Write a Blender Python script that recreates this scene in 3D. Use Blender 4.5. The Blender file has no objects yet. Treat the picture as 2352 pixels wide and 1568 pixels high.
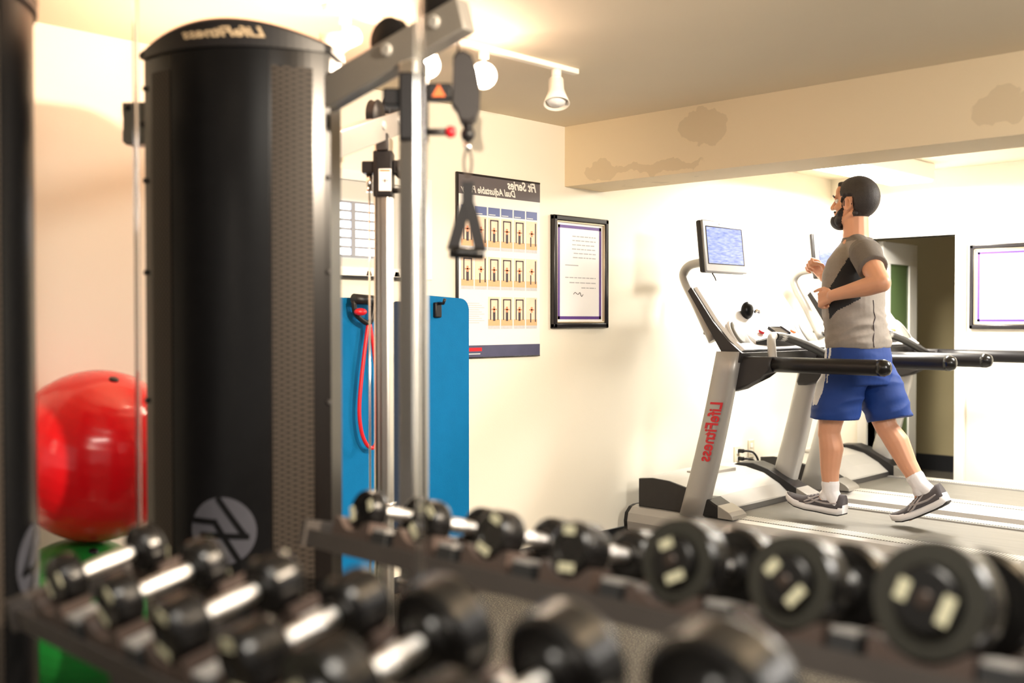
import bpy, bmesh, math, random
from mathutils import Vector, Matrix
random.seed(7)
SC = bpy.context.scene
COL = SC.collection
PI = math.pi
def R(a): return math.radians(a)
V = Vector

# ------------------------------------------------------------------ frame
CAM = V((0, 0, 1.22)); F = 2445.0; YAW = R(43.9); PITCH = R(1.15)
_fw = V((-math.sin(YAW)*math.cos(PITCH), math.cos(YAW)*math.cos(PITCH), -math.sin(PITCH)))
_rt = V((math.cos(YAW), math.sin(YAW), 0)); _up = _rt.cross(_fw)
def on_y(px, py, Y):
    """point where the sight line through a measured spot meets the plane y = Y"""
    d = _fw + _rt*((px-1176)/F) - _up*((py-784)/F)
    return CAM + d*(Y/d.y)
def on_x(px, py, X):
    d = _fw + _rt*((px-1176)/F) - _up*((py-784)/F)
    return CAM + d*(X/d.x)

# ------------------------------------------------------------------ materials
MATS = {}
def mat(name, col, rough=.5, metal=0., bump=0., bscale=200., var=0., vscale=8., spec=.5, coat=0., emit=None, estr=0., trans=0., sheen=0., sss=0.):
    m = bpy.data.materials.new(name); m.use_nodes = True
    nt = m.node_tree; b = nt.nodes['Principled BSDF']
    b.inputs['Base Color'].default_value = (*col, 1); b.inputs['Roughness'].default_value = rough
    b.inputs['Metallic'].default_value = metal; b.inputs['Specular IOR Level'].default_value = spec
    b.inputs['Coat Weight'].default_value = coat; b.inputs['Coat Roughness'].default_value = .08
    b.inputs['Transmission Weight'].default_value = trans
    b.inputs['Sheen Weight'].default_value = sheen
    b.inputs['Subsurface Weight'].default_value = sss
    if sss: b.inputs['Subsurface Radius'].default_value = (.02, .008, .004)
    if emit: b.inputs['Emission Color'].default_value = (*emit, 1); b.inputs['Emission Strength'].default_value = estr
    tc = nt.nodes.new('ShaderNodeTexCoord')
    if var:
        n = nt.nodes.new('ShaderNodeTexNoise'); n.inputs['Scale'].default_value = vscale; n.inputs['Detail'].default_value = 6
        nt.links.new(tc.outputs['Object'], n.inputs['Vector'])
        mx = nt.nodes.new('ShaderNodeMix'); mx.data_type = 'RGBA'
        lo = [max(0, c*(1-var)) for c in col]; hi = [min(1, c*(1+var)) for c in col]
        mx.inputs['A'].default_value = (*lo, 1); mx.inputs['B'].default_value = (*hi, 1)
        nt.links.new(n.outputs['Fac'], mx.inputs['Factor']); nt.links.new(mx.outputs['Result'], b.inputs['Base Color'])
    if bump:
        n2 = nt.nodes.new('ShaderNodeTexNoise'); n2.inputs['Scale'].default_value = bscale; n2.inputs['Detail'].default_value = 4
        nt.links.new(tc.outputs['Object'], n2.inputs['Vector'])
        bp = nt.nodes.new('ShaderNodeBump'); bp.inputs['Strength'].default_value = bump; bp.inputs['Distance'].default_value = .002
        nt.links.new(n2.outputs['Fac'], bp.inputs['Height']); nt.links.new(bp.outputs['Normal'], b.inputs['Normal'])
    MATS[name] = m
    return m

mat('wall_paint', (.84, .78, .65), .7, bump=.15, bscale=120, var=.03, vscale=1.5)
mat('ceiling_paint', (.78, .69, .54), .8, bump=.15, bscale=90, var=.03, vscale=2)
mat('white_trim', (.86, .83, .76), .4, var=.02)
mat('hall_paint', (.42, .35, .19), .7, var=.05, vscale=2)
mat('black_base', (.012, .012, .013), .45, var=.2, vscale=20)
mat('black_gloss', (.004, .004, .0045), .3, var=.2, vscale=30, spec=.2)
mat('black_plastic', (.010, .009, .010), .4, spec=.35, bump=.1, bscale=400, var=.15, vscale=30)
mat('charcoal', (.028, .025, .025), .45, spec=.4, bump=.12, bscale=500, var=.12, vscale=20)
mat('smoked', (.006, .0045, .004), .24, var=.3, vscale=3, spec=.3)
mat('rubber_face', (.030, .029, .023), .5, bump=.15, bscale=300, spec=.3, var=.2, vscale=25)
mat('rubber', (.006, .0055, .0052), .24, spec=.5, bump=.15, bscale=300, var=.2, vscale=25)
mat('rubber_gloss', (.006, .0055, .0055), .24, bump=.05, bscale=200, var=.2, vscale=25, spec=.45)
mat('hub_black', (.006, .0055, .0055), .3, var=.2, vscale=25, spec=.45)
mat('bolt_brown', (.05, .035, .028), .4, metal=.3, var=.1)
mat('chrome', (.86, .85, .83), .13, metal=1, var=.03, vscale=30)
mat('column_chrome', (.90, .88, .84), .30, metal=1, var=.03, vscale=30)
mat('chrome_knurl', (.90, .88, .85), .3, metal=1, bump=.5, bscale=700, var=.05, vscale=60)
mat('steel_grey', (.36, .34, .31), .4, metal=.5, var=.05, vscale=12)
mat('silver_paint', (.43, .415, .395), .38, metal=.35, var=.03, vscale=10)
mat('silver_light', (.52, .505, .475), .4, metal=.2, var=.03, vscale=10)
mat('cream_frame', (.80, .76, .68), .35, var=.03)
mat('console_white', (.82, .81, .80), .35, var=.02)
mat('grey_plate', (.17, .165, .14), .5, var=.1, vscale=15)
mat('rack_grey', (.075, .065, .060), .42, metal=.2, bump=.1, bscale=300, var=.15, vscale=12)
mat('saddle_brown', (.075, .053, .045), .4, var=.15, vscale=20)
mat('saddle_dark', (.025, .026, .028), .45, var=.2, vscale=20)
mat('stub_grey', (.45, .44, .43), .35, metal=.4, var=.05)
mat('label_pale', (.62, .60, .42), .5, var=.1, vscale=60)
mat('red', (.62, .01, .02), .35, var=.06, vscale=20)
mat('red_ball', (.78, .006, .012), .22, bump=.12, bscale=40, var=.06, vscale=6, coat=.2)
mat('green_ball', (.010, .20, .030), .3, bump=.12, bscale=40, var=.08, vscale=6)
mat('mat_blue', (.0, .145, .36), .7, spec=.15, bump=.4, bscale=260, var=.08, vscale=18)
mat('mat_navy', (.006, .018, .045), .6, bump=.4, bscale=260, var=.1, vscale=18)
mat('orange', (.75, .16, .04), .5, var=.05)
mat('tan_letter', (.50, .38, .24), .5, var=.05)
mat('logo_grey', (.055, .056, .070), .45, var=.08, vscale=30)
mat('sash_grey', (.56, .545, .50), .5, var=.02)
mat('bar_grey', (.30, .32, .36), .5, var=.03)
mat('paper', (.80, .77, .73), .6, var=.02)
mat('paper_white', (.88, .87, .87), .5, var=.015)
mat('poster_grey', (.11, .095, .10), .5, var=.06)
mat('poster_blue', (.10, .13, .30), .5, var=.06)
mat('poster_navy', (.06, .06, .12), .5, var=.25, vscale=14)
mat('poster_photo', (.80, .60, .44), .6, var=.12, vscale=30)
mat('poster_floor', (.72, .40, .20), .6, var=.1, vscale=40)
mat('poster_caption', (.52, .52, .53), .6, var=.12, vscale=90)
mat('poster_ink', (.05, .035, .04), .6, var=.1)
mat('poster_text', (.80, .76, .70), .6, var=.02)
mat('figure_skin', (.70, .25, .12), .6, var=.1)
mat('ink_grey', (.42, .42, .45), .6, var=.1)
mat('purple', (.10, .035, .25), .5, var=.08)
mat('gold', (.62, .50, .34), .3, metal=.7, var=.05)
mat('frame_black', (.012, .010, .012), .25, var=.1)
mat('outlet_ivory', (.72, .64, .48), .4, var=.03)
mat('tv_bezel', (.27, .265, .265), .35, metal=.2, var=.03)
mat('lamp_white', (.86, .80, .70), .4, var=.02)
mat('skin', (.66, .33, .20), .48, bump=.1, bscale=350, var=.07, vscale=12, sss=.06)
mat('hair', (.028, .022, .022), .6, bump=.8, bscale=240, var=.3, vscale=60)
mat('beard', (.016, .011, .010), .65, bump=.8, bscale=300, var=.3, vscale=70)
mat('shirt_light', (.27, .235, .205), .85, bump=.25, bscale=500, var=.12, vscale=90)
mat('shirt_dark', (.14, .12, .103), .85, bump=.25, bscale=500, var=.16, vscale=110)
mat('shirt_panel', (.016, .017, .020), .85, bump=.25, bscale=500, var=.1, vscale=60)
mat('shorts_blue', (.001, .034, .21), .7, bump=.3, bscale=60, var=.12, vscale=14)
mat('shorts_white', (.70, .70, .72), .7, var=.04)
mat('sock', (.80, .78, .80), .85, bump=.4, bscale=400, var=.03)
mat('shoe_grey', (.085, .075, .082), .75, bump=.5, bscale=500, var=.25, vscale=60)
mat('shoe_light', (.33, .30, .30), .6, var=.08, vscale=40)
mat('sole_white', (.82, .80, .81), .5, var=.03)
mat('sole_black', (.015, .014, .015), .6, var=.1)
mat('eye_white', (.8, .78, .75), .2, var=.02)
mat('bulb', (1, .95, .85), .4, emit=(1, .82, .62), estr=90, var=.01)
mat('tube_panel', (.95, .95, .92), .4, emit=(1, .96, .88), estr=9, var=.01)
mat('window_glow', (.85, .9, .95), .2, emit=(.80, .89, 1), estr=2.0, var=.01)
mat('green_glass', (.10, .16, .06), .12, var=.1, vscale=3)
mat('screen_dark', (.008, .006, .012), .1, var=.1)

def glass_mat():
    m = bpy.data.materials.new('edge_glass'); m.use_nodes = True
    b = m.node_tree.nodes['Principled BSDF']
    b.inputs['Base Color'].default_value = (.96, .97, .95, 1); b.inputs['Roughness'].default_value = .05
    b.inputs['Transmission Weight'].default_value = 1; b.inputs['IOR'].default_value = 1.25
    n = m.node_tree.nodes.new('ShaderNodeTexNoise'); n.inputs['Scale'].default_value = 6
    mp = m.node_tree.nodes.new('ShaderNodeMapRange'); mp.inputs['To Min'].default_value = .02; mp.inputs['To Max'].default_value = .12
    m.node_tree.links.new(n.outputs['Fac'], mp.inputs['Value']); m.node_tree.links.new(mp.outputs['Result'], b.inputs['Roughness'])
    MATS['edge_glass'] = m
glass_mat()

def speckle_floor():
    m = mat('floor_rubber', (.06, .055, .045), .75, bump=.4, bscale=300)
    nt = m.node_tree; b = nt.nodes['Principled BSDF']; tc = nt.nodes.new('ShaderNodeTexCoord')
    v = nt.nodes.new('ShaderNodeTexNoise'); v.inputs['Scale'].default_value = 170; v.inputs['Detail'].default_value = 2
    nt.links.new(tc.outputs['Object'], v.inputs['Vector'])
    cr = nt.nodes.new('ShaderNodeValToRGB'); e = cr.color_ramp.elements
    e[0].position = .40; e[0].color = (.035, .031, .024, 1); e[1].position = .68; e[1].color = (.30, .26, .19, 1)
    x = cr.color_ramp.elements.new(.55); x.color = (.085, .074, .055, 1)
    nt.links.new(v.outputs['Fac'], cr.inputs['Fac']); nt.links.new(cr.outputs['Color'], b.inputs['Base Color'])
speckle_floor()

def perforated():
    m = mat('perforated', (.16, .125, .095), .5, spec=.15)
    nt = m.node_tree; b = nt.nodes['Principled BSDF']; tc = nt.nodes.new('ShaderNodeTexCoord')
    mp = nt.nodes.new('ShaderNodeMapping'); mp.inputs['Scale'].default_value = (95, 95, 95); mp.inputs['Rotation'].default_value = (0, R(45), 0)
    nt.links.new(tc.outputs['Object'], mp.inputs['Vector'])
    fr = nt.nodes.new('ShaderNodeVectorMath'); fr.operation = 'FRACTION'; nt.links.new(mp.outputs['Vector'], fr.inputs[0])
    sb = nt.nodes.new('ShaderNodeVectorMath'); sb.operation = 'SUBTRACT'; sb.inputs[1].default_value = (.5, .5, .5)
    nt.links.new(fr.outputs['Vector'], sb.inputs[0])
    ml = nt.nodes.new('ShaderNodeVectorMath'); ml.operation = 'MULTIPLY'; ml.inputs[1].default_value = (1, 0, 1)
    nt.links.new(sb.outputs['Vector'], ml.inputs[0])
    ln = nt.nodes.new('ShaderNodeVectorMath'); ln.operation = 'LENGTH'; nt.links.new(ml.outputs['Vector'], ln.inputs[0])
    cr = nt.nodes.new('ShaderNodeValToRGB'); cr.color_ramp.elements[0].position = .30; cr.color_ramp.elements[1].position = .38
    cr.color_ramp.elements[0].color = (.006, .005, .005, 1); cr.color_ramp.elements[1].color = (.048, .038, .030, 1)
    nt.links.new(ln.outputs['Value'], cr.inputs['Fac']); nt.links.new(cr.outputs['Color'], b.inputs['Base Color'])
perforated()

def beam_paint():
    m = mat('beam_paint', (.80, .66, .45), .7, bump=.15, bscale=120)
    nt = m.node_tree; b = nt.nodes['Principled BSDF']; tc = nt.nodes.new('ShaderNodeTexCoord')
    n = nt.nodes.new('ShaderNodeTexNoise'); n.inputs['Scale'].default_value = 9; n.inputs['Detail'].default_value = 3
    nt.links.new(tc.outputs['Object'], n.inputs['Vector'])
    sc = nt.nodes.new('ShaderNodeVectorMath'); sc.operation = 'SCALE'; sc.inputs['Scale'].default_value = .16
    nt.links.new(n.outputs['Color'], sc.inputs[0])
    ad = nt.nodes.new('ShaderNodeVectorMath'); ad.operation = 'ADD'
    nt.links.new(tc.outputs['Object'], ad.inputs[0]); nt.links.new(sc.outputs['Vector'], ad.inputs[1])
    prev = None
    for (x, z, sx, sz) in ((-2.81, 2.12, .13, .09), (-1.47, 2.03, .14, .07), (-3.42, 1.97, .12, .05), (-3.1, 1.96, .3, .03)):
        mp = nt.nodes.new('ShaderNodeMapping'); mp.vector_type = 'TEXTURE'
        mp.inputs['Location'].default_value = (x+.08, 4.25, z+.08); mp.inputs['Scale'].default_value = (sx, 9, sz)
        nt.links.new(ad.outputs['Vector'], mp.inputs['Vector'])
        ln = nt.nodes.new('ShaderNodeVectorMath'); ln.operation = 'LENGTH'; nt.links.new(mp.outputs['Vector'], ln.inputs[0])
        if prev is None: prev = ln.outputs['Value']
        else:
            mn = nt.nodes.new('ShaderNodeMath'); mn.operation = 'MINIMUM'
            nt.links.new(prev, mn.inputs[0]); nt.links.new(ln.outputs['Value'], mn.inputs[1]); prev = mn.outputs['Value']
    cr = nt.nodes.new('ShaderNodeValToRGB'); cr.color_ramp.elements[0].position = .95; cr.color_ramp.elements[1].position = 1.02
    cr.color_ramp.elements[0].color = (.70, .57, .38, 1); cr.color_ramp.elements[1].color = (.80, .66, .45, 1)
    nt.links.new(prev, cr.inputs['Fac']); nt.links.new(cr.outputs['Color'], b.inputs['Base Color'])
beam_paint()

def screen_mat():
    m = mat('screen_on', (.02, .02, .05), .15)
    nt = m.node_tree; b = nt.nodes['Principled BSDF']; tc = nt.nodes.new('ShaderNodeTexCoord')
    mp = nt.nodes.new('ShaderNodeMapping'); mp.inputs['Scale'].default_value = (1, 9, 60)
    nt.links.new(tc.outputs['Object'], mp.inputs['Vector'])
    n = nt.nodes.new('ShaderNodeTexNoise'); n.inputs['Scale'].default_value = 2.2; n.inputs['Detail'].default_value = 3
    nt.links.new(mp.outputs['Vector'], n.inputs['Vector'])
    cr = nt.nodes.new('ShaderNodeValToRGB'); e = cr.color_ramp.elements
    e[0].position = .30; e[0].color = (.22, .30, .70, 1); e[1].position = .72; e[1].color = (.66, .74, .98, 1)
    x = e.new(.5); x.color = (.42, .52, .90, 1)
    nt.links.new(n.outputs['Fac'], cr.inputs['Fac'])
    nt.links.new(cr.outputs['Color'], b.inputs['Emission Color']); b.inputs['Emission Strength'].default_value = .55
screen_mat()

def belt_mat():
    m = mat('belt', (.13, .125, .11), .5, bump=.15, bscale=300)
    nt = m.node_tree; b = nt.nodes['Principled BSDF']; tc = nt.nodes.new('ShaderNodeTexCoord')
    mp = nt.nodes.new('ShaderNodeMapping'); mp.inputs['Scale'].default_value = (3, 60, 60)
    nt.links.new(tc.outputs['Object'], mp.inputs['Vector'])
    n = nt.nodes.new('ShaderNodeTexNoise'); n.inputs['Scale'].default_value = 1; nt.links.new(mp.outputs['Vector'], n.inputs['Vector'])
    cr = nt.nodes.new('ShaderNodeValToRGB'); cr.color_ramp.elements[0].color = (.10, .093, .080, 1); cr.color_ramp.elements[1].color = (.18, .168, .145, 1)
    nt.links.new(n.outputs['Fac'], cr.inputs['Fac']); nt.links.new(cr.outputs['Color'], b.inputs['Base Color'])
    m2 = mat('tread_strip', (.45, .43, .39), .55)
    nt = m2.node_tree; b = nt.nodes['Principled BSDF']; tc = nt.nodes.new('ShaderNodeTexCoord')
    w = nt.nodes.new('ShaderNodeTexWave'); w.inputs['Scale'].default_value = 22; w.bands_direction = 'X'; w.inputs['Distortion'].default_value = .4
    nt.links.new(tc.outputs['Object'], w.inputs['Vector'])
    cr = nt.nodes.new('ShaderNodeValToRGB'); cr.color_ramp.elements[0].position = .3; cr.color_ramp.elements[1].position = .6
    cr.color_ramp.elements[0].color = (.20, .19, .16, 1); cr.color_ramp.elements[1].color = (.62, .60, .55, 1)
    nt.links.new(w.outputs['Fac'], cr.inputs['Fac']); nt.links.new(cr.outputs['Color'], b.inputs['Base Color'])
belt_mat()

# ------------------------------------------------------------------ mesh helpers
class MB:
    def __init__(self): self.bm = bmesh.new(); self.mi = 0
    def _mark(self, faces, smooth=False):
        for f in faces: f.material_index = self.mi; f.smooth = smooth
    def box(self, x0, x1, y0, y1, z0, z1, bev=0., seg=2, M=None):
        r = bmesh.ops.create_cube(self.bm, size=1); vs = r['verts']
        for v in vs:
            v.co = V(((x0+x1)/2+v.co.x*(x1-x0), (y0+y1)/2+v.co.y*(y1-y0), (z0+z1)/2+v.co.z*(z1-z0)))
        fs = list({f for v in vs for f in v.link_faces}); self._mark(fs)
        if bev:
            es = list({e for v in vs for e in v.link_edges})
            rr = bmesh.ops.bevel(self.bm, geom=es, offset=bev, segments=seg, affect='EDGES', profile=.5)
            vs = list({v for f in rr['faces'] for v in f.verts} | {v for v in vs if v.is_valid})
            self._mark(rr['faces'], True)
        if M is not None:
            for v in vs: v.co = M @ v.co
        return self
    def loft(self, rings, closed_caps=True, smooth=True, wrap=True):
        """rings: lists of equal-length point lists"""
        rv = [[self.bm.verts.new(p) for p in ring] for ring in rings]
        n = len(rv[0]); fs = []
        for a, b in zip(rv, rv[1:]):
            for i in range(n if wrap else n-1):
                j = (i+1) % n
                fs.append(self.bm.faces.new((a[i], a[j], b[j], b[i])))
        self._mark(fs, smooth)
        if closed_caps and wrap:
            c = [self.bm.faces.new(list(reversed(rv[0]))), self.bm.faces.new(rv[-1])]
            self._mark(c, False)
        return self
    def tube(self, pts, r, n=12, caps=True, smooth=True, sub=0):
        pts = [V(p) for p in pts]
        if sub: pts, r = catmull(pts, r, sub)
        rs = r if isinstance(r, (list, tuple)) else [r]*len(pts)
        rings = []; prev = None
        for i, p in enumerate(pts):
            t = (pts[min(i+1, len(pts)-1)]-pts[max(i-1, 0)]).normalized()
            if prev is None:
                a = V((0, 0, 1)) if abs(t.z) < .9 else V((1, 0, 0)); prev = (a - t*a.dot(t)).normalized()
            else:
                prev = (prev - t*prev.dot(t)).normalized()
            b = t.cross(prev)
            rings.append([p + (prev*math.cos(2*PI*k/n)+b*math.sin(2*PI*k/n))*rs[i] for k in range(n)])
        return self.loft(rings, caps, smooth)
    def lathe(self, prof, M=None, n=32, smooth=True):
        """prof: (radius, height) along local z, M places it"""
        M = M or Matrix()
        rings = [[M @ V((max(r, 1e-5)*math.cos(2*PI*k/n), max(r, 1e-5)*math.sin(2*PI*k/n), h)) for k in range(n)] for r, h in prof]
        return self.loft(rings, True, smooth)
    def prism(self, poly, axis, a0, a1, bev=0.):
        """poly of 2D points in the two other axes, extruded along axis"""
        def mk(p, a):
            return {'x': V((a, p[0], p[1])), 'y': V((p[0], a, p[1])), 'z': V((p[0], p[1], a))}[axis]
        A = [self.bm.verts.new(mk(p, a0)) for p in poly]; B = [self.bm.verts.new(mk(p, a1)) for p in poly]
        n = len(poly); fs = [self.bm.faces.new(A), self.bm.faces.new(list(reversed(B)))]
        for i in range(n):
            j = (i+1) % n; fs.append(self.bm.faces.new((A[j], A[i], B[i], B[j])))
        self._mark(fs)
        if bev:
            es = [e for f in fs[:2] for e in f.edges]
            rr = bmesh.ops.bevel(self.bm, geom=list(set(es)), offset=bev, segments=2, affect='EDGES', profile=.5)
            self._mark(rr['faces'], True)
        return self
    def ball(self, c, rx, ry=None, rz=None, n=20, M=None):
        ry = ry or rx; rz = rz or rx
        r = bmesh.ops.create_uvsphere(self.bm, u_segments=n, v_segments=max(8, n*2//3), radius=1)
        for v in r['verts']:
            p = V((v.co.x*rx, v.co.y*ry, v.co.z*rz))
            if M is not None: p = M @ p
            v.co = p + V(c)
        self._mark({f for v in r['verts'] for f in v.link_faces}, True)
        return self
    def capsule(self, a, b, ra, rb, n=14):
        a = V(a); b = V(b); t = (b-a)
        L = t.length; t.normalize(); m = 5
        pts = []; rs = []
        for k in range(m):
            th = PI/2*k/m; pts.append(a - t*ra*math.cos(th)); rs.append(max(ra*math.sin(th), 1e-4))
        pts.append(a); rs.append(ra); pts.append(b); rs.append(rb)
        for k in range(1, m+1):
            th = PI/2*k/m; pts.append(b + t*rb*math.sin(th)); rs.append(max(rb*math.cos(th), 1e-4))
        return self.tube(pts, rs, n)
    def quad(self, ps, smooth=False):
        f = self.bm.faces.new([self.bm.verts.new(V(p)) for p in ps]); self._mark([f], smooth); return self
    def build(self, name, mats, parent=None, loc=None, fix=True):
        if fix: bmesh.ops.recalc_face_normals(self.bm, faces=self.bm.faces)
        me = bpy.data.meshes.new(name); self.bm.to_mesh(me); self.bm.free()
        for m in (mats if isinstance(mats, (list, tuple)) else [mats]): me.materials.append(MATS[m])
        o = bpy.data.objects.new(name, me); COL.objects.link(o)
        if parent is not None: o.parent = parent
        if loc is not None: o.location = loc
        return o
def catmull(pts, r, sub):
    rs = list(r) if isinstance(r, (list, tuple)) else [r]*len(pts)
    P = [pts[0]*2-pts[1]]+pts+[pts[-1]*2-pts[-2]]; RR = [rs[0]]+rs+[rs[-1]]
    out = []; ro = []
    for i in range(1, len(P)-2):
        for k in range(sub):
            t = k/sub
            def cm(a, b, c, d): return .5*((2*b)+(c-a)*t+(2*a-5*b+4*c-d)*t*t+(3*b-a-3*c+d)*t**3)
            out.append(cm(P[i-1], P[i], P[i+1], P[i+2])); ro.append(RR[i]+(RR[i+1]-RR[i])*t)
    out.append(pts[-1]); ro.append(rs[-1])
    return out, ro
def tag(o, label=None, cat=None, group=None, kind=None):
    if label: o['label'] = label
    if cat: o['category'] = cat
    if group: o['group'] = group
    if kind: o['kind'] = kind
    return o
def thing(name, label, cat, loc=(0, 0, 0), group=None):
    o = bpy.data.objects.new(name, None); COL.objects.link(o); o.location = loc; o.empty_display_size = .1
    return tag(o, label, cat, group)
def copy_tree(o, parent=None):
    c = o.copy(); COL.objects.link(c)
    if parent is not None: c.parent = parent
    for ch in [x for x in KIDS(o)]: copy_tree(ch, c)
    return c
def KIDS(o): return [x for x in COL.objects if x.parent == o]
def text_mesh(mb, txt, height, M, shear=.25, bold=0., font_w=None, mirror=True, flat=.0):
    """lettering laid out in a local xy frame (centred), mirrored in x, then placed by M (a function or matrix)"""
    cu = bpy.data.curves.new('lettering', 'FONT'); cu.body = txt; cu.size = 1; cu.shear = shear; cu.offset = bold
    cu.align_x = 'CENTER'; cu.align_y = 'CENTER'; cu.fill_mode = 'FRONT'; cu.resolution_u = 3
    o = bpy.data.objects.new('lettering', cu); COL.objects.link(o)
    dg = bpy.context.evaluated_depsgraph_get(); me = bpy.data.meshes.new_from_object(o.evaluated_get(dg))
    xs = [v.co.x for v in me.vertices]; wdt = max(xs)-min(xs)
    ks = height; kx = (font_w/wdt) if font_w else ks
    vs = []
    for v in me.vertices:
        p = V((v.co.x*kx*(-1 if mirror else 1), v.co.y*ks, 0))
        vs.append(mb.bm.verts.new(M(p) if callable(M) else M @ p))
    for f in me.polygons:
        try:
            nf = mb.bm.faces.new([vs[i] for i in f.vertices]); nf.material_index = mb.mi
        except ValueError: pass
    bpy.data.objects.remove(o); bpy.data.curves.remove(cu); bpy.data.meshes.remove(me)

# ================================================================== THE ROOM
WX = -3.66; YM = 1.2325; CZ = 2.225; BY0, BY1, BZ = 4.20, 4.52, 1.915; FY = 7.10
def struct(o, label=None): o['kind'] = 'structure'; return o
b = MB(); b.box(-6, 4.5, -3.5, 9.5, -.1, 0); struct(b.build('floor', 'floor_rubber'))
b = MB(); b.box(WX-.15, WX, -3.5, FY, 0, CZ); struct(b.build('wall_left', 'wall_paint'))
DX0, DX1, DZ = -3.37, -2.765, 1.785
b = MB()
b.box(WX-.15, DX0, FY, FY+.12, 0, CZ); b.box(DX1, 4.5, FY, FY+.12, 0, CZ); b.box(DX0, DX1, FY, FY+.12, DZ, CZ)
struct(b.build('wall_back', 'wall_paint'))
b = MB(); b.box(WX-.15, 4.5, -3.5, 9.5, CZ, CZ+.1); struct(b.build('ceiling', 'ceiling_paint'))
b = MB(); b.box(WX, 4.5, BY0, BY1, BZ, CZ); struct(b.build('trim_1', 'beam_paint'))
b = MB(); b.box(WX, WX+.012, -3.5, FY, 0, .072, .003); struct(b.build('baseboard_left', 'black_base'))
b = MB(); b.box(DX1+.07, 4.5, FY-.012, FY, 0, .072, .003); struct(b.build('baseboard_back', 'black_base'))
# hall behind the door
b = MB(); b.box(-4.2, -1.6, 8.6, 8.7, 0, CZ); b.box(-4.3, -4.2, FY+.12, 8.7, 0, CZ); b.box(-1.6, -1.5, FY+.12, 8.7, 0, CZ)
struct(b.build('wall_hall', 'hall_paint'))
b = MB(); b.box(-4.2, -1.6, 8.585, 8.6, 0, .13, .003); struct(b.build('baseboard_hall', 'black_base'))
# door casing and leaf
b = MB()
cw = .07
b.box(DX0-cw, DX0, FY-.02, FY+.12, 0, DZ+cw, .004); b.box(DX1, DX1+cw, FY-.02, FY+.12, 0, DZ+cw, .004); b.box(DX0, DX1, FY-.02, FY+.12, DZ, DZ+cw, .004)
dr = struct(b.build('door_1', 'white_trim'))
b = MB()
lx0, lx1, ly0, ly1 = DX0+.005, DX0+.045, FY+.125, FY+.125+.58
b.box(lx0, lx1, ly0, ly1, .01, .30, .003); b.box(lx0, lx1, ly0, ly1, 1.62, DZ-.01, .003)
b.box(lx0, lx1, ly0, ly0+.13, .30, 1.62, .003); b.box(lx0, lx1, ly1-.13, ly1, .30, 1.62, .003)
lf = b.build('door_leaf', 'white_trim', dr)
b = MB(); b.box(lx0+.012, lx1-.012, ly0+.12, ly1-.12, .29, 1.63); tag(b.build('glass_pane', 'green_glass', lf), 'green tinted glass pane')
b = MB(); b.lathe([(.012, 0), (.012, .03), (.028, .04), (.03, .055), (.018, .068)], Matrix.Translation((lx1, ly1-.06, .92)) @ Matrix.Rotation(PI/2, 4, 'Y')); b.build('door_knob', 'gold', lf)

# window by the mats, with its sill bar
def W(px, py): return on_x(px, py, WX)
p0 = W(770, 380); p1 = W(984, 640)
wy0, wy1 = p0.y-.25, p1.y; wz1, wz0 = 1.86, W(880, 640).z
b = MB()
fw = .045
b.box(WX, WX+.03, wy0, wy0+fw, wz0, wz1, .004); b.box(WX, WX+.03, wy1-fw, wy1, wz0, wz1, .004)
b.box(WX, WX+.03, wy0+fw, wy1-fw, wz1-fw, wz1, .004); b.box(WX, WX+.03, wy0+fw, wy1-fw, wz0, wz0+fw, .004)
win = struct(b.build('window_1', 'white_trim'))
b = MB(); b.box(WX, WX+.012, wy0+fw, wy1-fw, wz0+fw, wz1-fw)
sash = b.build('window_sash', 'sash_grey', win)
gy1 = W(862, 530).y; gy0 = gy1-.42; gz1 = W(830, 468).z; gz0 = W(830, 590).z
b = MB(); b.box(WX+.012, WX+.018, gy0, gy1, gz0, gz1); pane = b.build('pane', 'window_glow', win)
b = MB()
nb = 6
for k in range(nb+1):
    z = gz0+(gz1-gz0)*k/nb; b.box(WX+.018, WX+.026, gy0, gy1, z-.004, z+.004)
for k in range(4):
    y = gy0+(gy1-gy0)*(k+.0)/3; b.box(WX+.018, WX+.028, y-.010, y+.010, gz0, gz1)
b.build('glazing_bars', 'bar_grey', win)

# polished edges where the mirror panels meet
for i, X in enumerate((-2.448, -1.41)):
    b = MB(); b.box(X-.007, X+.007, YM-.004, YM+.004, 0, CZ, .002)
    struct(b.build('trim_%d' % (i+2), 'edge_glass'))

# ================================================================== WALL THINGS
# black bar above the mats, hooks
by0 = W(785, 637).y-.3; by1 = W(920, 640).y; bz = W(850, 638).z
b = MB(); b.box(WX+.0, WX+.035, by0, by1, bz-.006, bz+.006, .002)
t = tag(b.build('wall_rail', 'black_plastic'), 'thin black rail on the cream wall under the window', 'rail')
for px in (838, 902):
    y = W(px, 637).y; b = MB(); b.prism([(y-.018, bz+.006), (y+.018, bz+.006), (y+.010, bz+.03), (y-.010, bz+.03)], 'x', WX+.004, WX+.03, .002); b.build('clip', 'black_plastic', t)

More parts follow.
